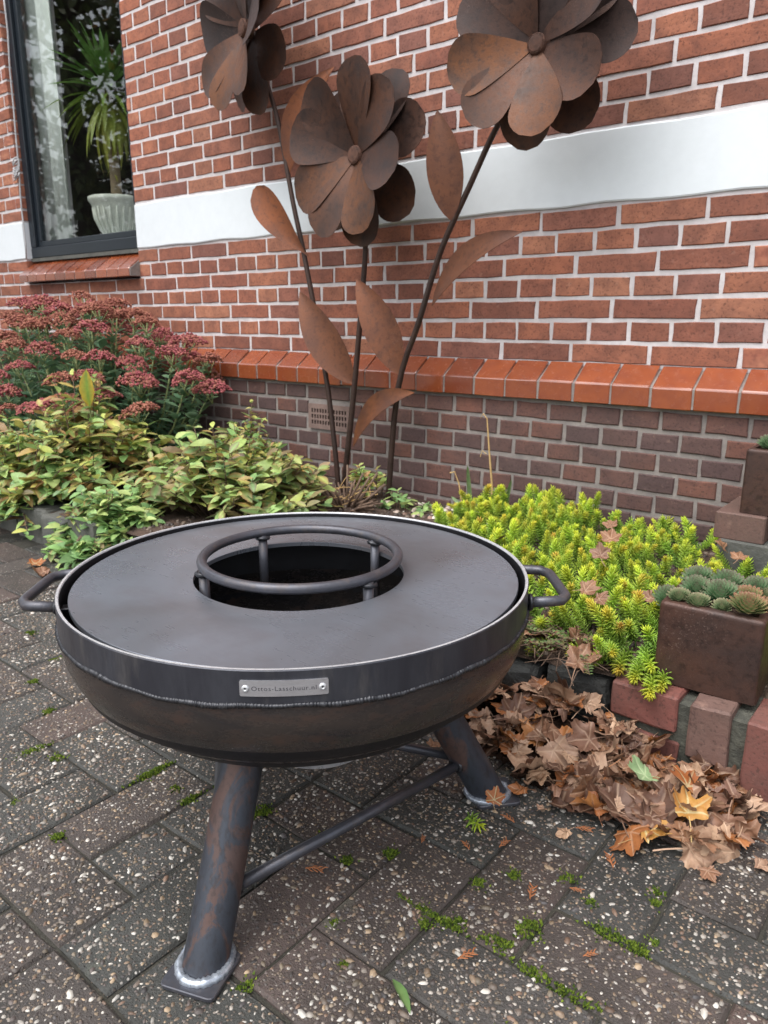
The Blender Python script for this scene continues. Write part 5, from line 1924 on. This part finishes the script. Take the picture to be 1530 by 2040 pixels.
k = NT('dry_sprig'); M_RUSTSPRIG = k.fin(k.mix(k.noise(200, 2), L(160, 104, 66), L(136, 86, 58)), .7, 0, .3)
for (x, y, rz) in ((-.38, .605, 1.1), (-.375, .905, .4), (-.53, .74, 2.0), (-.44, .80, 1.5), (-.33, .79, .3), (-.99, .335, .9), (-.47, .77, 2.6), (-.36, .74, 1.9), (-.62, .60, .5), (-.30, .86, 2.2), (-.45, .86, 2.9), (-.27, .70, 1.0)):
    cypress((x, y, .003), rz, 'dry orange cypress sprig scattered on the paving', rnd.uniform(.5, .95))
V, F, C = leaf_batch(np.array([[0, 0, .008]]), np.array([[1, .1, .05]]), np.array([[0, .3, 1]]), .045, .013, np.array([L(120, 150, 92)]), np.array([L(100, 134, 78)]), curl=.1, fold=.3)
tag(link('green_leaf', np_mesh('green_leaf', V, F, M_LEAF, C), None, (-.42, .535, .0), (0, 0, -.55)), 'small narrow green leaf lying alone on the paving', 'leaf')

# ------------------------------------------------------------------ moss cushions
def moss(label, x, y, lx, ly, h_, rz, seed):
    r2 = np.random.default_rng(seed)
    n_ = int(3200 * (lx * ly) / (.02 * .02) * .12) + 120
    t = r2.uniform(0, 2 * np.pi, n_); rr = np.sqrt(r2.random(n_))
    X = rr * np.cos(t) * lx * (1 + .18 * np.sin(3 * t + seed)); Y = rr * np.sin(t) * ly * (1 + .25 * np.sin(4 * t + seed))
    Z = h_ * (1 - rr ** 2) * (.75 + .25 * np.sin(X * 300 + seed) * np.sin(Y * 320))
    spread = r2.random(n_) < .22
    X = np.where(spread, X * 1.15 + r2.normal(0, .004, n_), X); Y = np.where(spread, Y * 1.3 + r2.normal(0, .005, n_), Y); Z = np.where(spread, 0.0008, Z)
    wav = np.sin(X * 150 + seed) + .8 * np.sin(X * 410 + Y * 300 + seed * 3) + .6 * np.sin(Y * 520 - X * 90)
    keep = (wav > -.55) | (r2.random(n_) < .18)
    X, Y, Z = X[keep], Y[keep], (Z * (.55 + .3 * np.clip(wav, -.8, 1.2)))[keep]; n_ = len(X)
    P = np.c_[X, Y, Z * .7 - .001]
    s_ = r2.uniform(.0009, .0021, n_)
    D = np.c_[X / lx * .5, Y / ly * .5, np.ones(n_)] + r2.normal(0, .45, (n_, 3)); D /= np.linalg.norm(D, axis=1)[:, None]
    u = np.cross(D, [.3, .7, .1]); u /= np.linalg.norm(u, axis=1)[:, None]; v = np.cross(D, u)
    V = np.stack([P + u * s_[:, None], P + (-.5 * u + .87 * v) * s_[:, None], P + (-.5 * u - .87 * v) * s_[:, None], P + D * (s_ * 2.3)[:, None]], 1)
    T = np.array([(0, 1, 3), (1, 2, 3), (2, 0, 3)])
    F = (T[None] + (np.arange(n_) * 4)[:, None, None]).reshape(-1, 3)
    pal = np.array([L(104, 124, 46), L(84, 106, 42), L(122, 140, 52), L(66, 84, 40)])
    C = np.repeat(pal[r2.integers(0, 4, n_)] * r2.uniform(.8, 1.1, (n_, 1)), 4, 0)
    o = link('moss_cushion', np_mesh('moss_cushion', V.reshape(-1, 3), F, M_MOSS, C, False), None, (x, y, .0), (0, 0, rz))
    return tag(o, label, 'moss', 'moss cushions on the paving')


jl = 'bright green moss strip growing along a paver joint'
ml = 'small round green moss cushion on the paving'
mi = 0
for (x, y, lx, ly, rz) in ((-.338, .702, .015, .022, .2), (-.249, .755, .040, .010, .0), (-.283, .648, .058, .009, .0), (-.360, .660, .018, .011, .4), (-.42, .648, .03, .006, 0),
                           (-.976, .605, .008, .045, 0), (-1.190, .515, .008, .035, 0), (-.978, .70, .007, .03, 0), (-.868, .69, .007, .05, 0), (-.765, .648, .012, .024, 0), (-.46, .645, .045, .006, .0), (-.87, .60, .006, .02, 0)):
    moss(jl, x, y, lx, ly * .8, .0045, rz, 60 + mi); mi += 1
for (x, y, r_) in ((-.342, .81, .011), (-.213, .776, .006), (-.652, .66, .010), (-.592, .651, .010), (-.553, .701, .012), (-1.137, .53, .013), (-1.071, .426, .010), (-1.682, .755, .016), (-.947, .428, .009),
                   (-.445, .628, .007), (-.414, .66, .005), (-.241, .863, .008), (-.91, .604, .009), (-.546, .431, .009), (-.30, .79, .006), (-.235, .84, .006), (-.48, .52, .006), (-.53, .56, .005), (-1.5, .72, .012), (-1.44, .64, .012), (-1.30, .60, .012), (-.40, .77, .008), (-.43, .73, .008), (-.30, .56, .006), (-.15, .66, .007)):
    moss(ml, x, y, r_ * .85, r_ * rnd.uniform(.5, .9), r_ * .42, rnd.uniform(0, 3), 100 + mi); mi += 1


# ------------------------------------------------------------------ garden trees that the window pane reflects
def tree(label, x, y, h_, cr, seed, cols):
    q = random.Random(seed); r2 = np.random.default_rng(seed)
    root = empty('garden_tree', (x, y, -.03))
    tag(root, label, 'tree', 'trees across the garden')
    mb = MB()
    mb.tube([(0, 0, 0), (.05, .02, h_ * .3), (0, .05, h_ * .6), (.05, 0, h_ * .95)], [.16, .13, .09, .02], 10)
    P = []
    for i in range(60):
        a = q.uniform(0, 6.28); t = q.uniform(.3, .95); l_ = cr * (1.15 - .75 * abs(t - .5)) * q.uniform(.6, 1.05)
        b0 = Vector((0, 0, h_ * t)); b1 = b0 + Vector((math.cos(a) * l_, math.sin(a) * l_, q.uniform(.1, .6)))
        mb.tube([b0, b0.lerp(b1, .5) + Vector((0, 0, .1)), b1], [.04, .025, .008], 5)
        for k_ in range(60):
            P.append(b0.lerp(b1, q.uniform(.25, 1.05)) + Vector((q.gauss(0, .22), q.gauss(0, .22), q.gauss(0, .2))))
    mb.build('trunk', M_DTRUNK, root, smooth=True)
    n_ = len(P); D = r2.normal(size=(n_, 3)); N_ = r2.normal(size=(n_, 3))
    Cm = np.array(cols)[r2.integers(0, len(cols), n_)]
    V, F, C = leaf_batch(np.array(P), D, N_, r2.uniform(.09, .18, n_), r2.uniform(.06, .1, n_), Cm, Cm, st=(0, .5, 1), wd=(.1, 1, .05))
    tag(link('crown', np_mesh('crown', V, F, M_LEAF, C), root), kind='stuff')


TC = [L(96, 104, 62), L(124, 104, 56), L(82, 96, 58), L(150, 112, 60)]
tree('leafy garden tree with yellowing crown mirrored in the window', -7.2, -2.6, 6.0, 1.7, 1, TC)
tree('leafy garden tree with orange brown crown mirrored in the window', -10.2, -4.4, 7.0, 2.0, 2, TC[1:] + TC[3:])
tree('leafy dark green garden tree mirrored in the window', -9.0, -1.0, 5.5, 1.6, 3, TC[:1] + TC[2:3])
